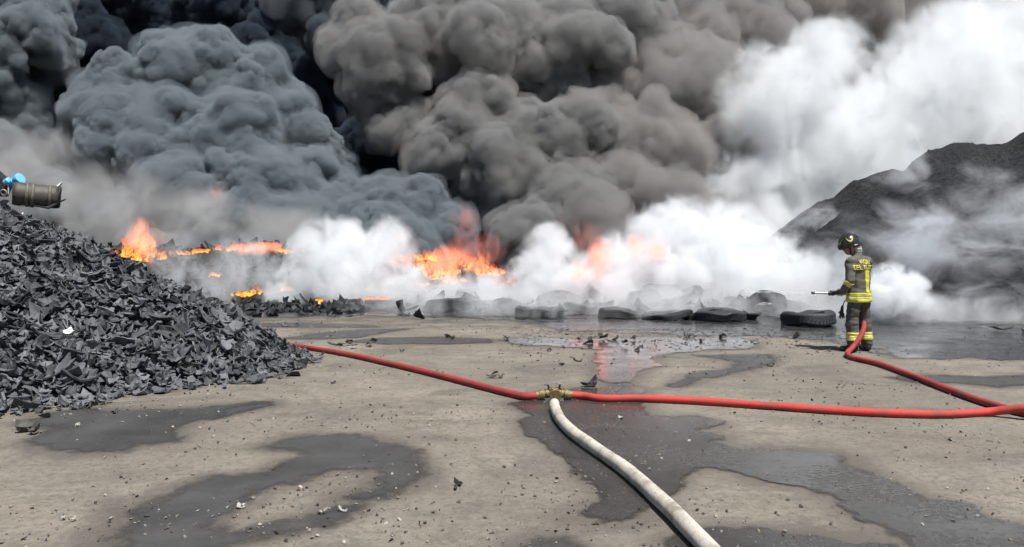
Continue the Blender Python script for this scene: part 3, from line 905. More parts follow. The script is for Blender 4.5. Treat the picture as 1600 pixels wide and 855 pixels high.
    me.vertices.foreach_set('co', co.ravel()); me.update()
    for m in (M_jacket, M_trous, M_boot, M_skin): me.materials.append(m)
    fc = np.empty(len(me.polygons) * 3, 'f'); me.polygons.foreach_get('center', fc); fc = fc.reshape(-1, 3)
    Df = np.stack([seg_d(fc, s) for s in segs], 1)
    me.polygons.foreach_set('material_index', np.array([s[4] for s in segs])[Df.argmin(1)].astype('i'))
    smooth(me)
    body = bpy.data.objects.new('body', me); C.objects.link(body); body.parent = root
    bvh = BVHTree.FromPolygons([v.co.copy() for v in me.vertices], [tuple(p.vertices) for p in me.polygons])
    fmid = np.array([s[4] for s in segs])[Df.argmin(1)]; fseg = Df.argmin(1)
    # reflective bands: strips of the surface lifted off the cloth
    def band(name, cond, mat, off=0.006):
        ids = [i for i in range(len(me.polygons)) if cond(i, fc[i])]
        if not ids: return
        V, F, mp = [], [], {}
        for i in ids:
            f = []
            for v in me.polygons[i].vertices:
                if v not in mp:
                    mp[v] = len(V); V.append(me.vertices[v].co + me.vertices[v].normal * off)
                f.append(mp[v])
            F.append(f)
        o = mk(name, V, F, mat, root, sm=True)
        sol = o.modifiers.new('thick', 'SOLIDIFY'); sol.thickness = 0.004; sol.offset = -1
        return o
    jack = lambda i: fmid[i] == 0
    nseg = len(segs)
    torso_ids = set(i for i, s in enumerate(segs) if s[4] == 0 and s[5] is not None)
    armL = [i for i, s in enumerate(segs) if s[0] == elL or s[2] == elL]; armR = [i for i, s in enumerate(segs) if s[0] == elR or s[2] == elR]
    inb = lambda z, a, b: a <= z < b
    T_ = lambda i: fseg[i] in torso_ids
    band('waist_band', lambda i, c: T_(i) and (inb(c[2], 0.785, 0.845) or inb(c[2], 0.868, 0.93)), M_yellow)
    band('waist_band', lambda i, c: T_(i) and inb(c[2], 0.845, 0.868), M_silver)
    for kk, an in ((kneL, ankL), (kneR, ankR)):
        leg = [i for i, s in enumerate(segs) if (s[0] - kk).length < 1e-6 and (s[2] - an).length < 1e-6 or (s[0] - an).length < 1e-6 and s[4] == 1]
        band('leg_band', lambda i, c: fseg[i] in leg and (inb(c[2], 0.180, 0.232) or inb(c[2], 0.255, 0.307)), M_yellow)
        band('leg_band', lambda i, c: fseg[i] in leg and inb(c[2], 0.232, 0.255), M_silver)
    def along(c, a, b):
        e = b - a; return (Vector(c) - a).dot(e) / e.length_squared
    for arm, el, sh, wr in ((armL, elL, shL, wrL), (armR, elR, shR, wrR)):
        band('sleeve_band', lambda i, c: fseg[i] in arm and (inb(along(c, el, wr), 0.08, 0.2) or inb(along(c, el, wr), 0.31, 0.43)) and along(c, sh, el) > .8, M_yellow)
        band('sleeve_band', lambda i, c: fseg[i] in arm and inb(along(c, el, wr), 0.2, 0.31) and along(c, sh, el) > .8, M_silver)
    # spine strip on the back
    back = lambda c: (BROT.inverted() @ Vector(c))
    band('back_stripe', lambda i, c: T_(i) and inb(c[2], 0.93, 1.285) and back(c).x > 0.05 and abs(back(c).y) < 0.046, M_yellow)
    # lettering pressed on to the back
    def letters(txt, zc, size, dy=0.0):
        cu = bpy.data.curves.new('txt', 'FONT'); cu.body = txt; cu.size = size; cu.align_x = 'CENTER'; cu.align_y = 'CENTER'; cu.offset = 0.0018; cu.resolution_u = 3
        to = bpy.data.objects.new('txt', cu); C.objects.link(to)
        dg = bpy.context.evaluated_depsgraph_get()
        tm = bpy.data.meshes.new_from_object(to.evaluated_get(dg))
        bm = bmesh.new(); bm.from_mesh(tm)
        bmesh.ops.triangulate(bm, faces=bm.faces[:])
        bmesh.ops.subdivide_edges(bm, edges=[e for e in bm.edges if e.calc_length() > 0.03], cuts=2)
        bpy.data.objects.remove(to)
        dirv = B(-1, 0, 0)
        for v in bm.verts:
            org = B(0.5, v.co.x + dy, zc + v.co.y)     # seen from behind, right of the text is his right side (+y)
            hit = bvh.ray_cast(org, dirv)
            v.co = (hit[0] + hit[1] * 0.006) if hit[0] else org + dirv * 0.36
        o = mkbm('lettering', bm, M_yellow, root)
        sol = o.modifiers.new('thick', 'SOLIDIFY'); sol.thickness = 0.003
        return o
    letters('VIGILI', 1.412, 0.098)
    letters('DEL FUOCO', 1.325, 0.098)
    # eyes, chin strap
    for s in (-1, 1):
        bm = bmesh.new(); bmesh.ops.create_icosphere(bm, subdivisions=2, radius=0.014)
        for v in bm.verts: v.co += hc + hd * 0.088 + side * s * 0.034 + upv * 0.002
        mkbm('eye', bm, M_silver, root, True)
    strap = [hc + side * s_ * 0.10 * math.cos(a) * 1.0 - upv * (0.03 + 0.10 * math.sin(a)) + hd * 0.03 for s_, a in ((1, 0.0), (1, 0.6), (1, 1.2), (-1, 1.2), (-1, 0.6), (-1, 0.0))]
    tube('chin_strap', strap, 0.012, M_blackplastic, root, 8, 0.02)
    # helmet: shell with brow, comb, side emblems, neck curtain
    frame = Matrix((hd, side, upv)).transposed()      # columns: forward, right, up
    def hel(p): return hc + frame @ Vector(p)
    SV, SF = [], []
    nu, nv = 36, 16
    for j in range(nv + 1):
        th = j / nv * math.radians(108)
        for i in range(nu):
            a = 2 * math.pi * i / nu
            x, y, z = math.sin(th) * math.cos(a), math.sin(th) * math.sin(a), math.cos(th)
            rx = 0.155 if x > 0 else 0.150
            q = Vector((x * rx, y * 0.132, z * 0.155 + 0.035))
            if x < 0: q.z -= 0.035 * (-x) * (th > 0.9)
            if abs(y) < 0.22 and th < 1.35: q *= 1.0 + 0.05 * (1 - abs(y) / 0.22)
            if x > 0.55 and th > 1.45: q.x += 0.028; q.z += 0.01
            SV.append(hel(q))
    for j in range(nv):
        for i in range(nu):
            SF.append((j * nu + i, (j + 1) * nu + i, (j + 1) * nu + (i + 1) % nu, j * nu + (i + 1) % nu))
    helm = mk('helmet', SV, SF, M_helmet, root, sm=True)
    sol = helm.modifiers.new('thick', 'SOLIDIFY'); sol.thickness = 0.008; sol.offset = -1
    def patch(name, a0, a1, t0, t1, mat, bend=0.0, par=helm):
        V, F = [], []
        na, nt_ = 10, 4
        for i in range(na + 1):
            for j in range(nt_ + 1):
                u = i / na; a = a0 + (a1 - a0) * u; th = t0 + (t1 - t0) * j / nt_ * (1 - 0.55 * abs(2 * u - 1)) + bend * (2 * u - 1) ** 2
                x, y, z = math.sin(th) * math.cos(a), math.sin(th) * math.sin(a), math.cos(th)
                V.append(hel((x * 0.160, y * 0.137, z * 0.160 + 0.035)))
        for i in range(na):
            for j in range(nt_):
                k = i * (nt_ + 1) + j
                F.append((k, k + 1, k + nt_ + 2, k + nt_ + 1))
        o = mk(name, V, F, mat, par, sm=True)
        s = o.modifiers.new('thick', 'SOLIDIFY'); s.thickness = 0.004; s.offset = 1
    for s in (-1, 1):
        patch('emblem', s * 1.15, s * 2.05, 1.22, 1.42, M_yellow, -0.50)
        patch('emblem', s * 0.05, s * 0.62, 1.25, 1.48, M_yellow, -0.38)
    # comb along the crown
    comb = [hel((0.158 * math.sin(t), 0, 0.158 * math.cos(t) + 0.040)) for t in np.linspace(-1.2, 1.15, 9)]
    tube('comb', comb, 0.011, M_helmet, helm, 8, 0.03)
    tube('brim', [hel((0.155 * math.cos(a) + 0.02, 0.135 * math.sin(a), -0.012)) for a in np.linspace(-1.1, 1.1, 9)], 0.010, M_helmet, helm, 8, 0.03)
    V, F = [], []
    hull_into(V, F, ball_pts(hel((-0.085, 0.03, -0.045)), 0.066) + ball_pts(hel((-0.085, -0.03, -0.045)), 0.066) + ball_pts(hel((-0.075, 0, -0.115)), 0.075))
    mm = remeshed('neck_curtain', V, F, 0.01, 2); smooth(mm)
    for v in mm.vertices: v.co += v.normal * 0.010 * math.sin(noise.noise(v.co * 14) * 9)
    mm.materials.append(M_hood); o = bpy.data.objects.new('neck_curtain', mm); C.objects.link(o); o.parent = helm
    tube('helmet_rail', [hel((-0.14 * math.cos(a), 0.14 * math.sin(a), 0.0)) for a in np.linspace(-1.3, 1.3, 9)], 0.008, M_hood, helm, 8, 0.03)
    # gloves with five fingers closed on the branch pipe
    ax = Vector((-0.97, 0.22, 0.0)).normalized()           # direction of the nozzle
    def hand(center, wrist, mat, flip, radius=0.024):
        s = ax.cross(Vector((0, 0, 1))).normalized(); u = s.cross(ax)
        V, F = [], []
        palm0 = center + (wrist - center).normalized() * 0.055
        def ring(t, ang, r): return center + ax * t + (s * math.cos(ang) + u * math.sin(ang)) * r
        base = math.pi * 0.5 if not flip else math.pi * 0.5
        k0 = [ring(t, math.pi if flip else 0.0, radius + 0.02) for t in (-0.036, -0.012, 0.012, 0.036)]
        sg = -1 if flip else 1
        start = math.pi if flip else 0.0
        hull_into(V, F, ball_pts(palm0, 0.032) + ball_pts(k0[0], 0.018) + ball_pts(k0[3], 0.018) + ball_pts(ring(0, start - sg * 0.7, radius + 0.016), 0.022))
        hull_into(V, F, ball_pts(wrist, 0.042) + ball_pts(palm0, 0.034))
        for q, (t, ln) in enumerate(zip((-0.036, -0.012, 0.012, 0.036), (0.85, 1.0, 1.05, 0.95))):
            prev = ring(t, start, radius + 0.014)
            for st2 in (0.75, 1.5, 2.2):
                nx_ = ring(t, start + sg * st2 * ln, radius + 0.010)
                hull_into(V, F, ball_pts(prev, 0.0115, None, 1) + ball_pts(nx_, 0.0105, None, 1)); prev = nx_
        prev = ring(0.03, start - sg * 0.7, radius + 0.016)
        for st2 in (1.25, 1.95):
            nx_ = ring(0.055, start - sg * st2, radius + 0.010)
            hull_into(V, F, ball_pts(prev, 0.0135, None, 1) + ball_pts(nx_, 0.012, None, 1)); prev = nx_
        mm = remeshed('glove', V, F, 0.0055, 2); smooth(mm); mm.materials.append(mat)
        o = bpy.data.objects.new('glove', mm); C.objects.link(o); o.parent = root
    GR = Vector((-0.275, 0.015, 0.918)); GL = Vector((-0.40, -0.005 - 0.02, 0.918))
    GL = GR + ax * 0.125
    hand(GL, wrL + (GL - wrL) * 0.15, M_glove, False)
    hand(GR, wrR + (GR - wrR) * 0.15, M_palm, True)
    # a spare glove hanging at the hip
    V, F = [], []
    hp = B(-0.19, -0.15, 0.0)
    hull_into(V, F, ball_pts(hp + Vector((0, 0, 0.70)), 0.022) + ball_pts(hp + Vector((-0.01, 0, 0.60)), (0.03, 0.03, 0.03)))
    for k in range(4):
        b = hp + Vector((-0.03 + 0.02 * k, 0.01 * (k % 2), 0.59))
        hull_into(V, F, ball_pts(b, 0.012, None, 1) + ball_pts(b + Vector((-0.02 + 0.008 * k, 0, -0.065 - 0.012 * (k in (1, 2)))), 0.010, None, 1))
    hull_into(V, F, ball_pts(hp + Vector((-0.02, 0, 0.64)), 0.012, None, 1) + ball_pts(hp + Vector((-0.06, 0, 0.60)), 0.011, None, 1))
    hull_into(V, F, ball_pts(hp + Vector((0, 0, 0.70)), 0.01, None, 1) + ball_pts(B(-0.16, -0.13, 0.80), 0.01, None, 1))
    mm = remeshed('spare_glove', V, F, 0.006, 1); smooth(mm); mm.materials.append(M_glove)
    o = bpy.data.objects.new('spare_glove', mm); C.objects.link(o); o.parent = root
    tag(root, 'firefighter in dark turnout gear with yellow bands, spraying with back turned', 'person')
    # nozzle: a thing of its own, held in both hands
    nz = empty('fire_nozzle', FP + GR)
    q = Vector((0, 0, 1)).rotation_difference(ax)
    def turned(name, prof, mat, off=0.0, n=20):
        V, F = lathe(prof, n, False)
        m = len(prof)
        F.append(tuple(i * m for i in range(n))[::-1]); F.append(tuple(i * m + m - 1 for i in range(n)))
        return mk(name, [q @ (v + Vector((0, 0, off))) for v in V], F, mat, nz)
    turned('coupling', [(0.034, -0.12), (0.038, -0.115), (0.038, -0.085), (0.032, -0.08), (0.032, -0.06)], M_alu)
    turned('barrel', [(0.024, -0.06), (0.024, 0.16), (0.027, 0.165), (0.027, 0.19), (0.019, 0.2)], M_blackplastic)
    turned('lance', [(0.019, 0.2), (0.017, 0.30), (0.015, 0.40)], M_alu)
    turned('tip', [(0.016, 0.395), (0.021, 0.40), (0.021, 0.43), (0.013, 0.45)], M_blackplastic)
    tube('lever', [q @ Vector((0.02, 0, -0.02)), q @ Vector((0.055, 0, -0.0)) , q @ Vector((0.065, 0, 0.05))], 0.007, M_blackplastic, nz, 8, 0.02)
    tag(nz, 'slim dark nozzle with metal lance in the firefighter hands', 'nozzle')
    tip = FP + GR + ax * 0.45
    # jet of water: a thin widening stream that bends down
    V, F = [], []
    L = 30; n = 10
    for i in range(L + 1):
        t = i / L; s = 1.1 * t
        c = tip + ax * s + Vector((0, 0, 0.02 * s - 0.015 * s * s))
        r = 0.004 + 0.010 * t
        for k in range(n):
            a = 2 * math.pi * k / n
            j = 1 + 0.5 * noise.noise(Vector((s * 5, k * 0.7, 2.2)))
            V.append(c + Vector((0.2 * math.cos(a), math.cos(a), math.sin(a))) * r * j)
    for i in range(L):
        for k in range(n): F.append((i * n + k, i * n + (k + 1) % n, (i + 1) * n + (k + 1) % n, (i + 1) * n + k))
    t = NT('water_spray')
    nn = t.noise(t.coord(), 22, 4, 0.7)
    tr = t.n('BsdfTransparent'); di = t.n('BsdfDiffuse'); di.inputs[0].default_value = (0.8, 0.83, 0.85, 1)
    mx = t.n('MixShader'); t.set(mx.inputs[0], t.maprange(nn, 0.42, 0.66, 0.05, 0.7)); t.t.links.new(tr.outputs[0], mx.inputs[1]); t.t.links.new(di.outputs[0], mx.inputs[2])
    t.t.links.new(mx.outputs[0], t.out.inputs['Surface'])
    tag(mk('water_jet', V, F, t.m, sm=True), 'thin white jet of water leaving the nozzle towards the tyres', 'water jet')
    # hose from the ground, between the legs, up to the nozzle
    r2 = 0.039
    def A(x, y, z): return FP + Vector((x, y, z))
    end = FP + GR - ax * 0.115
    pts = [G(1800, 690, r2), G(1700, 668, r2)] + gpath([(1620, 649), (1590, 643), (1540, 629), (1480, 608), (1420, 585), (1375, 569), (1345, 562), (1330, 558)], r2)
    pts += [G(1324, 552, 0.055), P(1331, 544, 12.40), P(1343, 529, 12.48), P(1349, 515, 12.56), P(1350, 503, 12.68), P(1346, 490, 12.85), P(1335, 474, 12.95), end + Vector((0.16, 0.10, -0.05)), end]
    tag(tube('fire_hose', pts, r2, M_reddirty, wob=0.07), 'red hose bending up between the firefighter legs to the nozzle', 'hose')
firefighter()

# ------------------------------------------------------------------ things on top of the shredded heap
def heap_top_things():
    d = 12.4
    # dark roll of conveyor rubber lying on the crest
    a, b = P(20, 302, d - 0.2), P(94, 309, d + 0.1)
    ax = (b - a); L = ax.length; axn = ax.normalized()
    root = empty('rubber_roll', (a + b) / 2 - Vector((0, 0, 0.16)))
    q = Vector((0, 0, 1)).rotation_difference(axn)
    def ring(name, prof, mat, n=28, closed=True):
        V, F = lathe(prof, n, closed)
        V = [q @ v for v in V]
        V = [v + v.normalized() * 0.012 * noise.noise(v * 6) + Vector((0, 0, 0.16)) for v in V]
        return mk(name, V, F, mat, root, sm=True)
    m1 = simple('roll_rubber', (0.055, 0.05, 0.042), 0.6, 0.4, 9, 0.4)
    m2 = simple('roll_band', (0.12, 0.11, 0.09), 0.6, 0.3, 12, 0.3)
    R = 0.18
    z = [-L / 2 + L * k / 8 for k in range(9)]
    ring('roll_body', [(R * (0.94 + 0.06 * (k % 2)), zz) for k, zz in enumerate(z)] + [(R * 0.97, L / 2 - 0.03), (R * 0.80, L / 2 + 0.01), (0.001, L / 2 + 0.015), (0.001, -L / 2)], m1)
    for k in (0.30, 0.42, 0.78):
        zz = -L / 2 + L * k
        ring('strap', [(R * 1.0, zz - 0.022), (R * 1.05, zz - 0.018), (R * 1.05, zz + 0.018), (R * 1.0, zz + 0.022)], m2, closed=True)
    tag(root, 'dark cylindrical rubber roll lying on the crest of the shredded heap', 'roll')
    # flap of dark sheet under the roll, pointing right
    def sheet(name, pts, th, mat, label, cat):
        bm = bmesh.new()
        vs = [bm.verts.new(p) for p in pts]
        f = bm.faces.new(vs)
        ex = bmesh.ops.extrude_face_region(bm, geom=[f])
        nrm = (pts[1] - pts[0]).cross(pts[2] - pts[0]).normalized() * th
        for v in [e for e in ex['geom'] if isinstance(e, bmesh.types.BMVert)]: v.co += nrm
        bmesh.ops.recalc_face_normals(bm, faces=bm.faces[:])
        o = mkbm(name, bm, mat); return tag(o, label, cat)
    sheet('rubber_flap', [P(50, 322, d - 0.2), P(76, 327, d - 0.25), P(88, 320, d - 0.1), P(103, 312, d + 0.05), P(98, 315, d + 0.3), P(60, 318, d + 0.4)], 0.02, M_tyre, 'thin dark rubber flap jutting right from under the roll on the heap', 'rubber flap')
    mw = simple('pale_sheet', (0.55, 0.56, 0.56), 0.4, 0.2, 12)
    sheet('torn_sheet', [P(58, 295, d), P(66, 293, d - 0.05), P(80, 297, d), P(90, 292, d + 0.05), P(97, 284.5, d + 0.1), P(96, 290, d + 0.15), P(88, 299, d + 0.12), P(72, 300, d + 0.14)], 0.012, mw, 'pale torn sheet curling up on top of the dark roll', 'sheet')
    # blue canister pair
    mb = simple('blue_plastic', (0.05, 0.34, 0.66), 0.35, 0.15, 20)
    mb2 = simple('light_blue_plastic', (0.16, 0.50, 0.74), 0.35, 0.1, 20)
    c0 = P(25, 283, d + 0.2)
    root = empty('blue_container', c0 - Vector((0, 0, 0.1)))
    axd = Vector((0.85, -0.25, 0.42)).normalized(); qq = Vector((0, 0, 1)).rotation_difference(axd)
    def part(name, prof, mat, off):
        V, F = lathe(prof, 22, False); m = len(prof)
        F.append(tuple(i * m for i in range(22))[::-1]); F.append(tuple(i * m + m - 1 for i in range(22)))
        return mk(name, [qq @ v + Vector(off) + Vector((0, 0, 0.1)) for v in V], F, mat, root, sm=False)
    part('barrel', [(0.055, -0.10), (0.07, -0.09), (0.072, -0.02), (0.066, -0.015), (0.066, 0.02), (0.078, 0.03), (0.080, 0.085), (0.07, 0.095)], mb, (0, 0, 0))
    part('cap', [(0.082, 0.06), (0.086, 0.065), (0.086, 0.10), (0.06, 0.105)], mb2, (0, 0, 0))
    part('neck', [(0.045, -0.05), (0.052, -0.045), (0.052, 0.03), (0.04, 0.04)], mb2, (-0.115, -0.02, -0.005))
    tube('stem', [(-0.105, -0.03, 0.07), (-0.103, -0.03, -0.02), (-0.105, -0.03, -0.12)], 0.009, mw, root, 8, 0.03)
    tag(root, 'small bright blue plastic container with thin pale stem at the heap crest', 'container')
    # pale ring
    bm = bmesh.new()
    V, F = [], []
    c = P(6, 301, d - 0.1)
    pts = [c + Vector((0.042 * math.cos(t), -0.012 * math.sin(t), 0.042 * math.sin(t))) for t in np.linspace(0, 2 * math.pi, 15)]
    tag(tube('pale_ring', pts, 0.011, simple('pale_rubber', (0.32, 0.32, 0.31), 0.6), None, 8, 0.02), 'small pale ring lying on the heap below the blue container', 'ring')
    # dark angular lump behind
    bm = bmesh.new(); bmesh.ops.create_cube(bm, size=1)
    bmesh.ops.bevel(bm, geom=bm.edges[:], offset=0.06, segments=2, affect='EDGES')
    for v in bm.verts:
        v.co = Vector((v.co.x * 0.34, v.co.y * 0.3, v.co.z * 0.26 - 0.09 * v.co.x)) + nvec3(v.co * 3) * 0.03
    o = mkbm('rubber_block', bm, M_tyre); o.location = P(-2, 286, d + 0.5)
    o.rotation_euler = (0.1, 0.45, 0.2)
    tag(o, 'black angular rubber block at the left edge behind the blue container', 'rubber block')
    # bright scrap of foil
    c = P(106, 517, 8.75)
    fo = simple('white_scrap', (0.80, 0.82, 0.84), 0.25, 0.1, 20)
    V, F = chip_mesh(random.Random(77), 0.75)
    o = mk('foil_scrap', V, F, fo); o.location = c; o.rotation_euler = (0.9, -0.3, 0.5); o.scale = (0.6, 0.6, 0.6)
    tag(o, 'bright white scrap of foil among the dark chips', 'scrap')
    for i, (px, py, dd, s, rt) in enumerate([(38, 338, 12.2, .35, .3), (68, 349, 12.0, .4, 1.2), (96, 371, 11.9, .28, 2.0), (27, 332, 12.2, .25, .7)]):
        V, F = CHIPS[i]
        o = mk('pale_scrap', V, F, fo); o.location = P(px, py, dd) + Vector((0, -0.1, 0.02)); o.scale = (s, s, s); o.rotation_euler = (0.6, rt, rt * 2)
        tag(o, 'tiny pale scrap near the crest of the shredded heap', 'scrap', 'pale scraps near the heap crest')
heap_top_things()

# ------------------------------------------------------------------ scraps on the yard
M_scrap = rubber_mat('ground_scrap', (0.02, 0.02, 0.02), (0.075, 0.07, 0.062), 0.7)
M_pale = simple('pale_crumb', (0.34, 0.325, 0.29), 0.8, 0.2, 30)
def scraps():
    rg = random.Random(21)
    def one(px, py, s, label, n=1, mat=M_scrap, flat=0.35):
        g = G(px, py)
        V, F = [], []
        items = []
        for k in range(n):
            c = rg.randrange(len(CHIPS))
            ss = s * rg.uniform(0.5, 0.85)
            mx = Matrix.LocRotScale(Vector((rg.gauss(0, 0.07 * (n > 1) * s * 2), rg.gauss(0, 0.05 * (n > 1) * s * 2), 0.02 + 0.035 * ss * (k > 1))), rot_for(Vector((0, 0, 1)), rg, flat * 0.5), Vector((ss, ss, ss)))
            items.append((c, mx, rg.random()))
        o = joined('rubber_scrap', items, CHIPS, mat)
        o.location = (g.x, g.y, 0)
        zmin = min(v.co.z for v in o.data.vertices)
        o.location.z = 0.004 - zmin
        if n > 1: o['kind'] = 'stuff'
        return tag(o, label, 'scrap', 'scraps on the yard')
    one(520, 600, .62, 'single dark rubber scrap on dry ground between heap tip and red hose', 1, flat=.9)
    one(914, 604, .8, 'dark clump of torn rubber just behind the brass valve', 3, flat=1.0)
    one(878, 571, .7, 'curled dark strip lying behind and right of the valve', 1)
    one(903, 566, .65, 'thin flat scrap beside the curled strip behind the valve', 1, flat=.1)
    one(858, 550, .6, 'small dark scrap at the left tip of the bright puddle', 1, flat=.8)
    one(940, 541, 1.1, 'greyish tangled scrap standing in the bright puddle', 3, flat=1.1)
    one(978, 533, 1.2, 'black lump at the far edge of the bright puddle', 3, flat=.8)
    one(1136, 529, 1.0, 'spiky dark scrap at the right end of the bright puddle', 2, flat=1.3)
    one(1203, 573, .8, 'flat dark scrap on dry ground below the trickle', 1, flat=.2)
    one(1236, 530, .9, 'dark scrap at the edge of the wet ground left of the firefighter', 2, flat=.6)
    one(628, 550, .7, 'lone dark scrap just above the left red hose', 1, flat=.6)
    one(712, 531, .9, 'clump of scraps on the long stain behind the left red hose', 3, flat=.7)
    one(785, 529, .9, 'scrap at the end of the long stain', 2, flat=.9)
    one(770, 590, .8, 'low pile of small scraps behind the red hose near the valve', 3, flat=.3)
    one(590, 541, 1.0, 'dark scraps where the red hose leaves the heap, right cluster', 3, flat=.5)
    one(535, 541, 1.3, 'dark scraps where the red hose leaves the heap, left cluster', 4, flat=.5)
    one(430, 518, .9, 'looped wire and rubber scrap beyond the heap tip', 2, flat=1.2)
    one(458, 510, .9, 'bent scrap farther beyond the heap tip', 2, flat=.9)
    one(530, 497, 1.2, 'dark scraps at the near edge of the quenching water', 3, flat=.4)
    one(713, 762, .35, 'small crumpled dark scrap on the dry ground right of the ring stain', 2, flat=.5)
    one(598, 813, .2, 'tiny black scrap at the lower end of the ring stain', 1, flat=.5)
    one(509, 802, .32, 'pale crumbled scrap on the lower arm of the ring stain', 3, M_pale, .6)
    one(378, 793, .3, 'pale crumbled scrap on the ring stain near its left part', 3, M_pale, .8)
    one(122, 667, .42, 'grey flake lying on the left stain', 1, M_pale, .2)
    one(180, 646, .6, 'dark flake at the upper edge of the left stain', 1, flat=.2)
    one(70, 652, .6, 'dark flake between heap and left stain', 2, flat=.4)
    one(22, 677, .8, 'curled brown strip at the left edge below the heap', 2, flat=1.0)
    one(110, 815, .3, 'pale sliver on dry ground at the lower left', 2, M_pale, .2)
    one(705, 727, .2, 'small dark scrap right of the ring stain, upper one', 1, flat=.6)
    one(970, 655, .35, 'pale dried flake inside the central pool', 1, M_pale, .1)
    one(1490, 655, .3, 'dark speck below the bright red hose at the right', 1, flat=.4)
    one(1595, 520, 1.3, 'dark lump at the right edge at the foot of the black heap', 3, flat=.6)
    for i in range(26):
        px = rg.uniform(880, 1200); py = rg.gauss(528, 10)
        one(px, max(514, py), rg.uniform(.25, .6), 'small black scrap scattered over the bright puddle and its far shore', 1, flat=.7)
    # countless crumbs
    items = []
    for _ in range(9000):
        y = 3.6 + 15 * rg.random() ** 1.6; x = rg.uniform(-0.66, 0.66) * y
        c = fbm(x * 0.7, y * 0.7, 5.0, 3)
        if c < rg.uniform(-0.35, 0.5): continue
        s = rg.choice([0.006, 0.008, 0.011, 0.015, 0.022]) * (1 + 0.05 * y)
        items.append((rg.randrange(8), Matrix.LocRotScale(Vector((x, y, s * 0.2 + 0.004)), Quaternion((1, rg.gauss(0, .3), rg.gauss(0, .3), rg.gauss(0, 1))).normalized(), Vector((s * 1.3, s, s * 0.7))), rg.random()))
    t = NT('crumbs')
    tone = t.attr('tone').outputs['Fac']
    t.pbsdf(t.ramp(tone, [(0.0, (0.03, 0.03, 0.03)), (0.4, (0.09, 0.08, 0.068)), (0.75, (0.22, 0.195, 0.155)), (1.0, (0.34, 0.32, 0.28))]), 0.85)
    o = joined('ground_litter', items, CRUMB, t.m)
    tag(o, 'fine crumbs and grit scattered over the yard', 'litter', kind='stuff')
    # dense crumbs of rubber on the shore of the bright puddle
    items = []
    for _ in range(1100):
        px = rg.uniform(800, 1330); py = 514 + abs(rg.gauss(0, 20)); 
        if py > 575: continue
        g = G(px, py); s = rg.choice([0.015, 0.02, 0.03, 0.05])
        items.append((rg.randrange(8), Matrix.LocRotScale(Vector((g.x, g.y, 0.012)), Quaternion((1, 0, 0, rg.gauss(0, 1))).normalized(), Vector((s * 1.4, s, s * 0.5))), rg.random() * 0.35))
    o = joined('sooty_litter', items, CRUMB, t.m)
    tag(o, 'black crumbs of burnt rubber around the bright puddle', 'litter', kind='stuff')
scraps()

# ------------------------------------------------------------------ flames
def flame_mat():
    t = NT('fire')
    g = t.attr('hgt').outputs['Fac']
    co = t.t.nodes.new('ShaderNodeNewGeometry').outputs['Position']
    mp = t.n('Mapping'); t.set(mp.inputs['Vector'], co); mp.inputs['Scale'].default_value = (1, 1, 0.5)
    n = t.noise(mp.outputs[0], 4.5, 6, 0.7, 1.0)
    v = t.math('ADD', g, t.math('MULTIPLY', t.math('SUBTRACT', n, 0.5), 0.9))
    col = t.ramp(v, [(0.0, (1.0, 0.46, 0.05)), (0.25, (1.0, 0.30, 0.04)), (0.55, (0.95, 0.17, 0.05)), (1.0, (0.55, 0.08, 0.04))])
    em = t.n('Emission'); t.set(em.inputs['Color'], col); t.set(em.inputs['Strength'], t.maprange(v, 0.0, 0.9, 1.7, 0.75))
    tr = t.n('BsdfTransparent')
    mx = t.n('MixShader')
    al = t.math('MULTIPLY', t.maprange(n, 0.47, 0.61, 0.0, 0.9), t.maprange(g, 0.55, 1.0, 1.0, 0.1))
    t.set(mx.inputs[0], al)
    t.t.links.new(tr.outputs[0], mx.inputs[1]); t.t.links.new(em.outputs[0], mx.inputs[2])
    t.t.links.new(mx.outputs[0], t.out.inputs['Surface'])
    return t.m
M_fire = flame_mat()
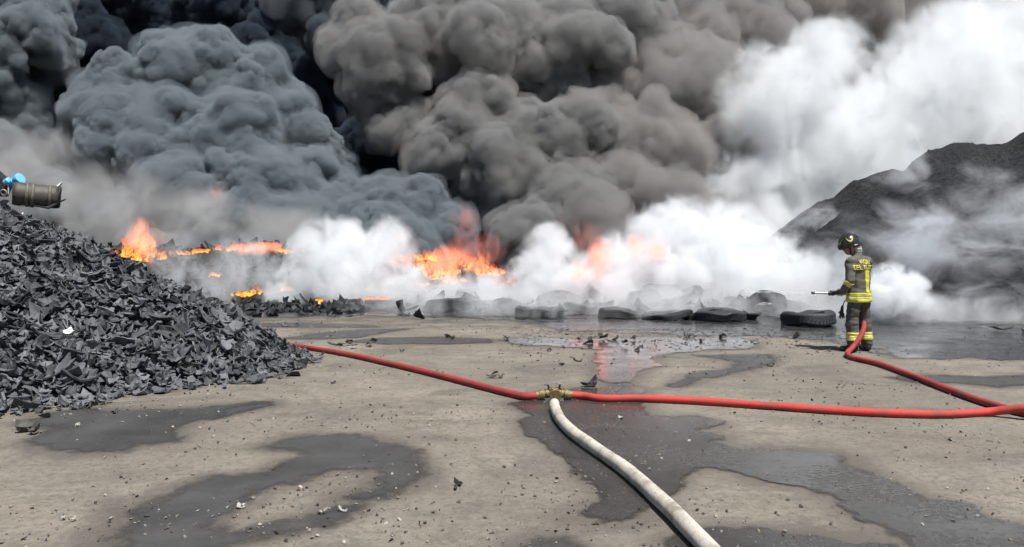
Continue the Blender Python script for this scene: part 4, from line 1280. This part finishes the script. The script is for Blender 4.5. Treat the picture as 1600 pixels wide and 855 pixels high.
def flame(px, py, wpx, hpx, d, label, seed, tongues=None):
    """licking tongues: twisting, tapering shapes grown out of one bed, one skin"""
    rg = random.Random(seed)
    k = d / FPX
    base = P(px, py, d); Wd, H = wpx * k, hpx * k
    n = tongues or max(5, int(wpx / 7))
    V, F = [], []
    def tongue(fx, fz, fr, ph, q, rings, sides):
        o = len(V)
        for i in range(rings):
            t = i / (rings - 1)
            for s in range(sides):
                a = 2 * math.pi * s / sides + t * 1.6 + ph
                r = fr(t) * (1 + 0.45 * noise.noise(Vector((math.cos(a) * 1.3 + q * 3.1, math.sin(a) * 1.3, t * 4 + seed))))
                V.append(fx(t, r, a) + Vector((0, 0, fz(t, r, a))))
        for i in range(rings - 1):
            for s in range(sides):
                F.append((o + i * sides + s, o + i * sides + (s + 1) % sides, o + (i + 1) * sides + (s + 1) % sides, o + (i + 1) * sides + s))
        F.append(tuple(o + s for s in range(sides))[::-1]); F.append(tuple(o + (rings - 1) * sides + s for s in range(sides)))
    for q in range(n):
        u = (q + 0.5) / n - 0.5 + rg.gauss(0, 0.05)
        x0 = u * Wd; y0 = rg.gauss(0, 0.12); z0 = rg.uniform(-0.12, 0.06) * min(1, H)
        h = H * rg.uniform(0.45, 1.0) * (1 - 0.9 * abs(u))
        r0 = max(0.07, Wd / n * rg.uniform(0.6, 1.2))
        lean = rg.uniform(-0.35, 0.35); ph = rg.uniform(0, 6.3)
        tongue(lambda t, r, a: Vector((x0 + lean * h * t * t + 0.18 * h * math.sin(3.5 * t + ph) * t + r * math.cos(a), y0 + 0.6 * r * math.sin(a), 0)),
               lambda t, r, a: z0 + h * t, lambda t: r0 * 2.1 * (t + 0.02) ** 0.5 * (1 - t) ** 0.9 + 0.012, ph, q, 11, 9)
    rb = max(0.035, min(0.08, H * 0.07))
    wv = rg.uniform(0, 6)
    tongue(lambda t, r, a: Vector(((t - 0.5) * Wd, r * math.cos(a), 0)), lambda t, r, a: r * math.sin(a) + 0.05 * math.sin(7 * t + wv), lambda t: rb * (0.4 + 1.2 * math.sin(math.pi * t)), 0.3, 50, 22, 9)
    me = remeshed('flame', V, F, max(0.028, min(0.05, H * 0.06)), 1)
    smooth(me); me.materials.append(M_fire)
    ob = bpy.data.objects.new('flame', me); C.objects.link(ob)
    ob.location = base
    a = me.attributes.new('hgt', 'FLOAT', 'POINT'); a.data.foreach_set('value', [max(0, min(1, v.co.z / (H * 0.85))) for v in me.vertices])
    return tag(ob, label, 'flame', 'flames of the tyre fire')
flame(215, 404, 95, 26, 26.3, 'wide yellow bed of flame at the left end of the burning mound', 1, 16)
flame(205, 400, 30, 52, 26.6, 'left tall orange tongue above the yellow bed of flame', 2, 6)
flame(228, 398, 34, 62, 26.8, 'tallest orange tongue, right of the pair at the left', 3, 7)
flame(350, 392, 60, 14, 26.6, 'thin flame along the mound crest, left of the crest fires', 4)
flame(405, 392, 70, 20, 26.5, 'brightest flame along the middle of the mound crest', 5)
flame(455, 393, 60, 11, 26.5, 'fading flame at the right end of the mound crest', 6)
flame(257, 446, 24, 17, 24.2, 'small red flame just above the shredded heap slope', 7)
flame(300, 467, 26, 20, 23.8, 'small flame at the foot of the mound by the heap slope', 8)
flame(374, 461, 24, 13, 23.4, 'left of two small flames on the dark tyres at the mound foot', 9)
flame(396, 459, 24, 17, 23.4, 'right of two small flames on the dark tyres at the mound foot', 10)
flame(645, 418, 60, 22, 25.2, 'low orange flame left in the middle fire', 11)
flame(692, 432, 55, 50, 25.0, 'tall orange flame column in the middle fire', 12)
flame(735, 420, 60, 30, 25.4, 'red flame right of the tall middle column', 13)
flame(790, 448, 60, 26, 24.8, 'dim red embers flame right of the middle fire', 14)
for i, (x, y, wd, hh, dd, lb) in enumerate([
    (172, 398, 26, 14, 26.6, 'small flame at the far left end, left of the yellow bed'), (270, 398, 40, 12, 26.5, 'low flame right of the tall pair at the left'),
    (310, 394, 34, 9, 26.5, 'thin flame between the tall pair and the crest fires'), (492, 402, 34, 8, 26.2, 'last faint flame on the crest before the white cloud'),
    (335, 430, 20, 8, 25.0, 'small flame halfway up the mound'), (448, 452, 22, 8, 23.8, 'small flame low on the mound right of the dark tyres'),
    (622, 404, 30, 14, 25.4, 'small flame at the left end of the middle fire'), (665, 405, 44, 26, 25.3, 'ragged flame left behind the middle column'),
    (712, 440, 40, 16, 24.4, 'low flame in front of the middle column'), (765, 428, 44, 22, 25.0, 'ragged red flame between middle fire and dim embers'),
    (830, 442, 34, 16, 24.2, 'faint flame at the left end of the white bank'), (655, 446, 26, 9, 23.8, 'low flame behind the scuffed tyre')]):
    flame(x, y, wd, hh, dd, lb, 40 + i)
flame(590, 468, 52, 8, 21.7, 'thin flame licking along the top of the flat tyre', 17)
flame(500, 470, 20, 7, 21.8, 'small flame on the flat tyre beside the mound', 18)
flame(335, 322, 22, 42, 33.0, 'deep red flame showing through the left dark smoke', 19)

# ------------------------------------------------------------------ smoke
def dense_mat(name, col, den, an=0.0):
    m = bpy.data.materials.new(name); m.use_nodes = True
    t = m.node_tree; t.nodes.clear()
    out = t.nodes.new('ShaderNodeOutputMaterial'); p = t.nodes.new('ShaderNodeVolumePrincipled')
    p.inputs['Color'].default_value = (*col, 1); p.inputs['Density'].default_value = den; p.inputs['Anisotropy'].default_value = an
    t.links.new(p.outputs[0], out.inputs['Volume'])
    return m

def hash3(i, j, k, salt):
    h = (i.astype(np.int64) * 73856093) ^ (j.astype(np.int64) * 19349663) ^ (k.astype(np.int64) * 83492791) ^ (salt * 2654435)
    h = (h ^ (h >> 13)) * 1274126177 & 0x7fffffff
    h = (h ^ (h >> 15)) * 668265263 & 0x7fffffff
    return ((h ^ (h >> 11)) & 0xffff).astype('f') / 65535.0

def vnoise(p, salt):
    """smooth value noise, -1..1, for an array of points"""
    f = np.floor(p); u = p - f; u = u * u * (3 - 2 * u); f = f.astype(np.int64)
    out = 0
    for dx in (0, 1):
        for dy in (0, 1):
            for dz in (0, 1):
                wgt = (u[:, 0] if dx else 1 - u[:, 0]) * (u[:, 1] if dy else 1 - u[:, 1]) * (u[:, 2] if dz else 1 - u[:, 2])
                out = out + wgt * hash3(f[:, 0] + dx, f[:, 1] + dy, f[:, 2] + dz, salt)
    return out * 2 - 1

def vec_noise(p, salt):
    return np.stack([vnoise(p, salt), vnoise(p + 17.3, salt + 1), vnoise(p - 9.1, salt + 2)], 1)

def worley(p, salt):
    """distance to the nearest feature point"""
    f = np.floor(p).astype(np.int64); best = np.full(len(p), 9.0, 'f')
    for dx in (-1, 0, 1):
        for dy in (-1, 0, 1):
            for dz in (-1, 0, 1):
                i, j, k = f[:, 0] + dx, f[:, 1] + dy, f[:, 2] + dz
                q = np.stack([i + hash3(i, j, k, salt), j + hash3(i, j, k, salt + 1), k + hash3(i, j, k, salt + 2)], 1)
                best = np.minimum(best, ((p - q) ** 2).sum(1))
    return np.sqrt(best)

def remesh_me(me, name, vox, smooth_it):
    o = bpy.data.objects.new('tmp', me); C.objects.link(o)
    m = o.modifiers.new('r', 'REMESH'); m.mode = 'VOXEL'; m.voxel_size = vox; m.use_smooth_shade = True
    if smooth_it:
        q = o.modifiers.new('s', 'SMOOTH'); q.factor = 0.5; q.iterations = smooth_it
    me2 = bpy.data.meshes.new_from_object(o.evaluated_get(bpy.context.evaluated_depsgraph_get())); me2.name = name
    bpy.data.objects.remove(o); bpy.data.meshes.remove(me)
    me2.materials.clear()
    return me2

def get_co(me, what='co'):
    n = len(me.vertices); a = np.empty(n * 3, 'f')
    if what == 'co': me.vertices.foreach_get('co', a)
    else: me.vertex_normals.foreach_get('vector', a)
    return a.reshape(-1, 3)

def billow(name, balls, vox, mat, octs, seed, label, kids=14, halo=None, turb=((1.3, 0.22), (0.55, 0.10))):
    """cauliflower smoke: clustered puffs remeshed to one closed skin, puckered at several scales and torn by turbulence,
    filled with dense smoke; a thinner halo of smoke may surround it"""
    rg = random.Random(seed)
    V, F = [], []
    tmpl = {}
    for sub in (2, 3):
        bm = bmesh.new(); bmesh.ops.create_icosphere(bm, subdivisions=sub, radius=1)
        bm.verts.index_update()
        tmpl[sub] = (np.array([tuple(v.co) for v in bm.verts]), np.array([tuple(v.index for v in f.verts) for f in bm.faces])); bm.free()
    off = 0
    def add(c, r, sub):
        nonlocal off
        A, ff = tmpl[sub]
        V.append(A * r + np.array(c)); F.append(ff + off); off += len(A)
    for c, r in balls:
        c = Vector(c); add(c, r, 3)
        for k in range(kids):
            dv = Vector((rg.gauss(0, 1), rg.gauss(0, 1) - 0.5, rg.gauss(0, 1))).normalized()
            r2 = r * rg.uniform(0.25, 0.55); c2 = c + dv * r * 0.82
            add(c2, r2, 3)
            for k2 in range(5):
                d2 = (dv + Vector((rg.gauss(0, 1), rg.gauss(0, 1), rg.gauss(0, 1))) * 0.7).normalized()
                add(c2 + d2 * r2 * 0.85, r2 * rg.uniform(0.25, 0.5), 2)
    A = np.concatenate(V).astype('f'); FF = np.concatenate(F).astype('i')
    me = bpy.data.meshes.new('tmp')
    me.vertices.add(len(A)); me.vertices.foreach_set('co', A.ravel())
    me.loops.add(FF.size); me.loops.foreach_set('vertex_index', FF.ravel())
    me.polygons.add(len(FF)); me.polygons.foreach_set('loop_start', np.arange(0, FF.size, 3, dtype='i'))
    me.update(calc_edges=True)
    me = remesh_me(me, name, vox, 2)
    for q, (sz, a) in enumerate(octs):
        if q: me = remesh_me(me, name, vox, 1)     # clean skin again after each step, so folds do not cross
        co = get_co(me); nr = get_co(me, 'n')
        p = co / sz; p = p + vec_noise(p * 0.9, seed + 40) * 0.5
        d = np.sqrt(np.maximum(0, 1 - (worley(p, seed * 7 + q * 3) / 0.85) ** 2)) - 0.55
        amp = a * (0.55 + 0.45 * (1 + vnoise(co / (sz * 3.1), seed + 77)))
        co = co + nr * (d * amp)[:, None]
        if q == min(1, len(octs) - 1):
            for tsz, ta in turb: co = co + vec_noise(co / tsz, seed + int(tsz * 10)) * ta
        me.vertices.foreach_set('co', co.ravel()); me.update()
    me.materials.append(mat)
    smooth(me)
    if halo:
        hv, hm, ha = halo
        h = remesh_me(me.copy(), 'smoke_veil', hv, 2)
        co = get_co(h); nr = get_co(h, 'n')
        d = 0.30 + 0.55 * vnoise(co / 1.7, seed + 5) + 0.40 * vnoise(co / 0.7, seed + 6) + 0.22 * vnoise(co / 0.33, seed + 8)
        co = co + nr * (d * ha)[:, None] + vec_noise(co / 0.6, seed + 9) * 0.12
        h.vertices.foreach_set('co', co.ravel()); h.update(); h.materials.append(hm); smooth(h)
        ho = bpy.data.objects.new('smoke_veil', h); C.objects.link(ho)
    o = bpy.data.objects.new(name, me); C.objects.link(o)
    if halo: ho.parent = o; ho['kind'] = 'stuff'
    return tag(o, label, 'smoke', 'smoke of the tyre fire', 'stuff')

def px_balls(L, grow=1.0):
    return [(P(x, y, d), r * d / FPX * grow) for x, y, r, d in L]

S_dark = dense_mat('dark_smoke', (0.345, 0.385, 0.41), 4.8)
S_deep = dense_mat('deep_smoke', (0.085, 0.105, 0.135), 3.0)  # shade of the gaps put into a darker smoke colour
S_warm = dense_mat('warm_dark_smoke', (0.41, 0.413, 0.415), 3.2)
S_softwarm = dense_mat('soft_brown_smoke', (0.485, 0.465, 0.45), 0.85)
S_veil = dense_mat('dark_smoke_veil', (0.36, 0.40, 0.43), 0.55)
S_veilw = dense_mat('brown_smoke_veil', (0.45, 0.44, 0.43), 0.6)
S_black = dense_mat('shade_black_smoke', (0.06, 0.08, 0.11), 1.6)  # sooty backdrop, its colour near black for the deep shade behind
OCT = [(2.6, 1.05), (1.15, 0.72), (0.55, 0.42)]
OCT4 = OCT + [(0.28, 0.17)]
HALO = (0.16, S_veil, 0.55); HALOW = (0.17, S_veilw, 0.7)
billow('dark_smoke', px_balls([(200,180,75,38),(300,130,72,40),(392,155,70,40),(255,240,90,37),(150,215,48,39),(360,245,85,37),(450,215,55,39),(500,250,42,39),(165,285,45,38),
    (300,325,70,34.5),(415,310,72,35),(490,295,48,37),(350,385,55,33),(455,360,55,33.5),(215,350,50,34.5),(280,390,50,33),(520,330,40,36)], 0.84), 0.093, S_dark, OCT4, 3, 'big cauliflower cloud of dark grey smoke rising at the left', halo=HALO)
billow('dark_smoke', px_balls([(560,345,36,36),(610,345,42,36),(665,350,48,36),(530,380,45,35),(640,390,50,34),(590,395,50,34),(700,370,36,35)], 0.88), 0.085, S_dark, OCT4, 4, 'low dark puffs of smoke in the gap between the two big clouds', halo=HALO)
billow('dark_smoke', px_balls([(-10,50,90,46),(10,150,62,46),(-10,240,70,45),(50,25,50,48),(30,215,45,46),(0,320,70,44),(90,340,50,44),(50,110,40,50)], 0.85), 0.14, S_dark, OCT, 5, 'grey smoke column at the left edge behind the heap', halo=HALO)
billow('dark_smoke', px_balls([(600,105,58,40),(690,80,78,42),(610,175,42,40),(770,95,95,43),(745,175,52,40),(690,235,36,38),(715,205,38,38.5),(860,110,100,44),(800,285,70,38),(870,235,70,39),(755,320,34,38),
    (950,80,95,47),(900,340,75,37),(830,390,60,35),(560,60,40,41)], 0.86), 0.11, S_warm, OCT4, 6, 'huge rolling cloud of brown grey smoke in the centre', halo=HALOW)
billow('dark_smoke', px_balls([(985,250,90,41),(1060,140,105,46),(1100,280,95,43),(1000,345,80,38),(1150,70,90,50),(1130,190,90,46),(930,400,60,35),(1080,370,80,39),(1170,330,70,42),(960,170,70,44),(1040,60,90,50)], 0.88), 0.17, S_softwarm, OCT, 16, 'softer brownish smoke right of the huge central cloud', halo=HALOW)
billow('dark_smoke', px_balls([(490,5,36,48),(450,-20,40,48),(545,-15,40,50),(505,60,26,48)], 0.9), 0.15, S_deep, OCT, 7, 'dark smoke puffs at the top edge above the left cloud', halo=HALO)
billow('dark_smoke', px_balls([(1240,20,80,54),(1320,10,70,54),(1400,60,70,58),(1480,10,90,60),(1570,40,90,58),(1620,120,90,58),(1280,110,80,56)], 0.9), 0.2, S_softwarm, OCT, 8, 'brownish smoke along the top right behind the white plume')
billow('deep_smoke', px_balls([(130,60,60,54),(190,20,60,56),(110,160,40,52),(260,40,50,56),(340,25,55,56),(430,60,50,55),(520,130,60,54),(500,190,50,52),(560,250,50,48),(610,270,50,46),(650,300,45,44),(540,310,40,44),(600,220,45,50),(90,240,40,50),(470,20,60,58),(400,100,60,54)], 0.9), 0.2, S_deep, OCT, 12, 'smoke coloured blue black for the shade in the gaps behind the left cloud', halo=None)
billow('shade_black_smoke', px_balls([(-50,100,220,75),(150,60,200,78),(350,80,220,78),(560,200,200,70),(560,60,200,78),(800,150,240,80),(1050,100,240,80),(1300,100,220,80),(1550,100,230,80),(1750,150,200,78),(-200,200,220,75),(650,330,120,66),(120,300,140,68),(1350,280,160,75),(400,330,120,66),(900,350,120,66)], 1.0), 1.2, S_black, [(5, 2.0), (2, 0.7)], 9, 'wall of sooty smoke behind everything, coloured black for its deep shade')

def soft(name, balls, mat_name, col, den, scale, label, lo=0.0, hi=0.35, k=1.0, warp=0.6, an=0.0, stretch=(1, 1, 0.8), detail=4, step=0.35, emit=None, drift=0.0, cat='smoke', group='smoke of the tyre fire'):
    """thin uneven smoke: closed skin round soft puffs, density from noise that thins out to the edge of each puff"""
    t = NT(mat_name)
    pos = t.t.nodes.new('ShaderNodeNewGeometry').outputs['Position']
    mp = t.n('Mapping'); t.set(mp.inputs['Vector'], pos); mp.inputs['Scale'].default_value = stretch; mp.inputs['Rotation'].default_value = (0, drift, 0)
    n = t.noise(mp.outputs[0], scale, detail, 0.68, warp)
    fall = None
    for c, r in balls:
        rv = Vector(r) if hasattr(r, '__len__') else Vector((r, r, r))
        q = t.vmath('MULTIPLY', t.vmath('SUBTRACT', pos, tuple(c)), tuple(1 / x for x in rv))
        f = t.math('SUBTRACT', 1.0, t.vmath('LENGTH', q))
        fall = f if fall is None else t.math('SMOOTH_MAX', fall, f, 0.25)
    v = t.math('ADD', t.math('MULTIPLY', t.math('SUBTRACT', n, 0.5), 4.8), t.math('MULTIPLY', fall, k))
    dn = t.math('MULTIPLY', t.math('MULTIPLY', t.maprange(v, lo, hi), t.maprange(fall, 0.0, 0.25)), den)
    p = t.n('VolumePrincipled'); p.inputs['Color'].default_value = (*col, 1); p.inputs['Anisotropy'].default_value = an
    t.set(p.inputs['Density'], dn)
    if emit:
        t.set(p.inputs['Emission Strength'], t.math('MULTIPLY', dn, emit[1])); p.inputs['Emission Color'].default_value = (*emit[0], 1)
    t.t.links.new(p.outputs[0], t.out.inputs['Volume'])
    t.m.cycles.volume_step_rate = 1.0
    V, F = [], []
    for c, r in balls:
        rv = Vector(r) if hasattr(r, '__len__') else Vector((r, r, r))
        o = len(V)
        bm = bmesh.new(); bmesh.ops.create_icosphere(bm, subdivisions=3, radius=1.02); bm.verts.index_update()
        V.extend([Vector((v.co.x * rv.x, v.co.y * rv.y, v.co.z * rv.z)) + Vector(c) for v in bm.verts]); F.extend([tuple(o + x.index for x in f.verts) for f in bm.faces]); bm.free()
    me = remeshed(name, V, F, 0.2, 0)
    for v in me.vertices: v.co.z = max(v.co.z, 0.03)
    me.materials.append(t.m); smooth(me)
    o = bpy.data.objects.new(name, me); C.objects.link(o)
    # ray-march step in metres, as a share of the default of a tenth of the size
    dim = max((max(v.co[i] for v in me.vertices) - min(v.co[i] for v in me.vertices)) for i in range(3))
    t.m.cycles.volume_step_rate = max(0.01, min(1.0, step / (dim / 10)))
    return tag(o, label, cat, group, 'stuff')

W_ = (0.972, 0.984, 0.992)
soft('white_smoke', px_balls([(1225,160,105,39),(1320,235,125,39),(1420,190,125,39.5),(1235,290,105,39),(1500,115,120,40),(1575,50,75,41),(1410,290,115,39.5),(1290,95,70,39),(1570,180,110,40),(1500,230,110,39.5),(1250,380,100,38.5),(1180,370,85,37),(1165,310,80,38),(1120,390,70,36)], 1.15), 'white_plume', W_, 0.9, 0.62, 'bright white plume rising behind the black heap at the right', lo=0.1, hi=1.15, k=1.7, step=0.55, detail=6, stretch=(1, 1, 0.9))
soft('white_smoke', px_balls([(515,405,66,23.6),(565,430,62,23.4),(475,445,46,23.4),(605,385,48,24),(540,455,50,23.0),(640,455,46,22.8),(545,375,36,24),(705,462,40,22.6),(770,462,40,22.4),(445,462,34,23.0)], 1.2), 'white_cloud', W_, 2.0, 1.5, 'white steam cloud left of centre in front of the fire', lo=0.1, hi=1.0, k=1.6, step=0.28, detail=6, stretch=(1, 1, 0.9))
soft('white_smoke', px_balls([(850,440,60,21.8),(905,455,60,21.6),(985,430,74,22.2),(1055,395,85,22.5),(1125,400,85,22.5),(1185,425,76,22.3),(1245,445,56,21.5),(1060,455,70,21.6),(1150,455,70,21.5),(858,390,42,22.2),(960,465,50,21)], 1.2), 'white_bank', W_, 2.4, 1.5, 'large bright bank of white smoke between the centre and the firefighter', lo=0.1, hi=1.0, k=1.6, step=0.28, detail=6, stretch=(1, 1, 0.9))
soft('thin_smoke', [(P(390, 430, 24.0), (4.6, 1.2, 1.6)), (P(290, 430, 24.0), (2.5, 1.2, 1.5)), (P(760, 455, 22.5), (2.8, 1.2, 1.0)), (P(330, 462, 22.9), (1.2, 0.6, 0.6)), (P(440, 462, 22.6), (1.0, 0.6, 0.6))], 'thin_veil', (0.90, 0.94, 0.97), 1.1, 1.0, 'thin bluish smoke drifting over the burning mound', lo=0.3, hi=1.7, k=1.1, step=0.35)
soft('thin_smoke', [(P(1000, 482, 19.4), (7.5, 1.6, 0.75)), (P(1300, 478, 19), (3.0, 1.6, 0.9)), (P(1450, 495, 17.2), (3.0, 0.9, 0.55)), (P(720, 476, 21), (4.2, 1.4, 0.7))], 'ground_veil', (0.95, 0.96, 0.97), 1.1, 1.2, 'low haze of smoke creeping over the tyres', lo=-0.1, hi=1.3, k=1.0, step=0.35)
soft('grey_smoke', [(P(170, 330, 29.5), (3.6, 1.6, 2.2)), (P(300, 350, 29.5), (3.0, 1.4, 1.6)), (P(450, 370, 29.5), (2.8, 1.4, 1.3)), (P(40, 270, 33), (3.4, 1.6, 2.6))], 'grey_veil', (0.74, 0.73, 0.72), 0.6, 0.5, 'grey brown smoke hanging above the left flames', lo=-0.1, hi=1.4, k=1.4, step=0.4)
soft('white_smoke', px_balls([(1395,452,40,17.0),(1420,460,34,17.0),(1380,468,30,16.8)], 1.2), 'steam_burst', W_, 6.0, 2.6, 'small curling burst of steam right of the firefighter', lo=0.1, hi=0.7, k=1.2, step=0.12)
soft('thin_smoke', [(P(1450, 380, 18.9), (2.6, 0.8, 1.5)), (P(1330, 420, 19.5), (1.8, 1.0, 1.2)), (P(1560, 340, 19.5), (2.4, 0.8, 1.6)), (P(1410, 280, 22.8), (1.4, 0.8, 1.0)), (P(1290, 350, 27.5), (2.4, 0.7, 1.2)), (P(1500, 470, 17.6), (3.0, 0.6, 0.7))], 'heap_wisps', (0.92, 0.95, 0.98), 2.0, 1.0, 'wisps of smoke drifting across the face of the black heap', lo=0.1, hi=2.0, k=1.0, step=0.3, stretch=(0.8, 1, 1.3))
FB = dict(cat='flame', group='fire glow')  # glowing volumes: soft flames, and added glow where fire lights the smoke
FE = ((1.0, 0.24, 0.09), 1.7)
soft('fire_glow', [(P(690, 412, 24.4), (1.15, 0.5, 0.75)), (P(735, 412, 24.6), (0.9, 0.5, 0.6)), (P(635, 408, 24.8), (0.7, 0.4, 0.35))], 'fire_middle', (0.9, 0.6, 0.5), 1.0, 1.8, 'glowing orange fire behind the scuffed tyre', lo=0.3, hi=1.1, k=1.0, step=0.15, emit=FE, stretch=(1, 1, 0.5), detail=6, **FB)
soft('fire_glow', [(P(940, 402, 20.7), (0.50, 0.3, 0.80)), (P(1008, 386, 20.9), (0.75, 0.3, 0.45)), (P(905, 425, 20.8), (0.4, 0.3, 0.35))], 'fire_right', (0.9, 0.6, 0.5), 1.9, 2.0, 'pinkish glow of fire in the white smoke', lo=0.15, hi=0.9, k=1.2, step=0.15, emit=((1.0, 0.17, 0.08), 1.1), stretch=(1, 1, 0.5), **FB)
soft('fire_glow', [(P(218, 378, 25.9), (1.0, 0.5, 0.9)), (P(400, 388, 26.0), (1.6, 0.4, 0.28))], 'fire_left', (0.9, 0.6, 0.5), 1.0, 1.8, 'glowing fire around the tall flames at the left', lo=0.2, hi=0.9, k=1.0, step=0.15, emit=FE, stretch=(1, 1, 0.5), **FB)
soft('fire_glow', [(P(800, 432, 23.8), (0.9, 0.4, 0.5)), (P(895, 378, 24.0), (1.3, 0.5, 0.9)), (P(1110, 350, 30), (1.0, 0.5, 0.7)), (P(720, 390, 26.5), (1.8, 0.5, 0.9)), (P(725, 345, 33.5), (0.8, 0.5, 0.8)), (P(336, 305, 31.8), (0.4, 0.4, 0.7))], 'firelight_in_smoke', (0.6, 0.4, 0.4), 0.8, 1.6, 'added dull red glow for the firelight deep inside the smoke', lo=0.2, hi=1.2, k=1.0, step=0.2, emit=((0.8, 0.14, 0.07), 0.6), stretch=(1, 1, 0.5), **FB)  # emission added here stands in for smoke reddened by the fire
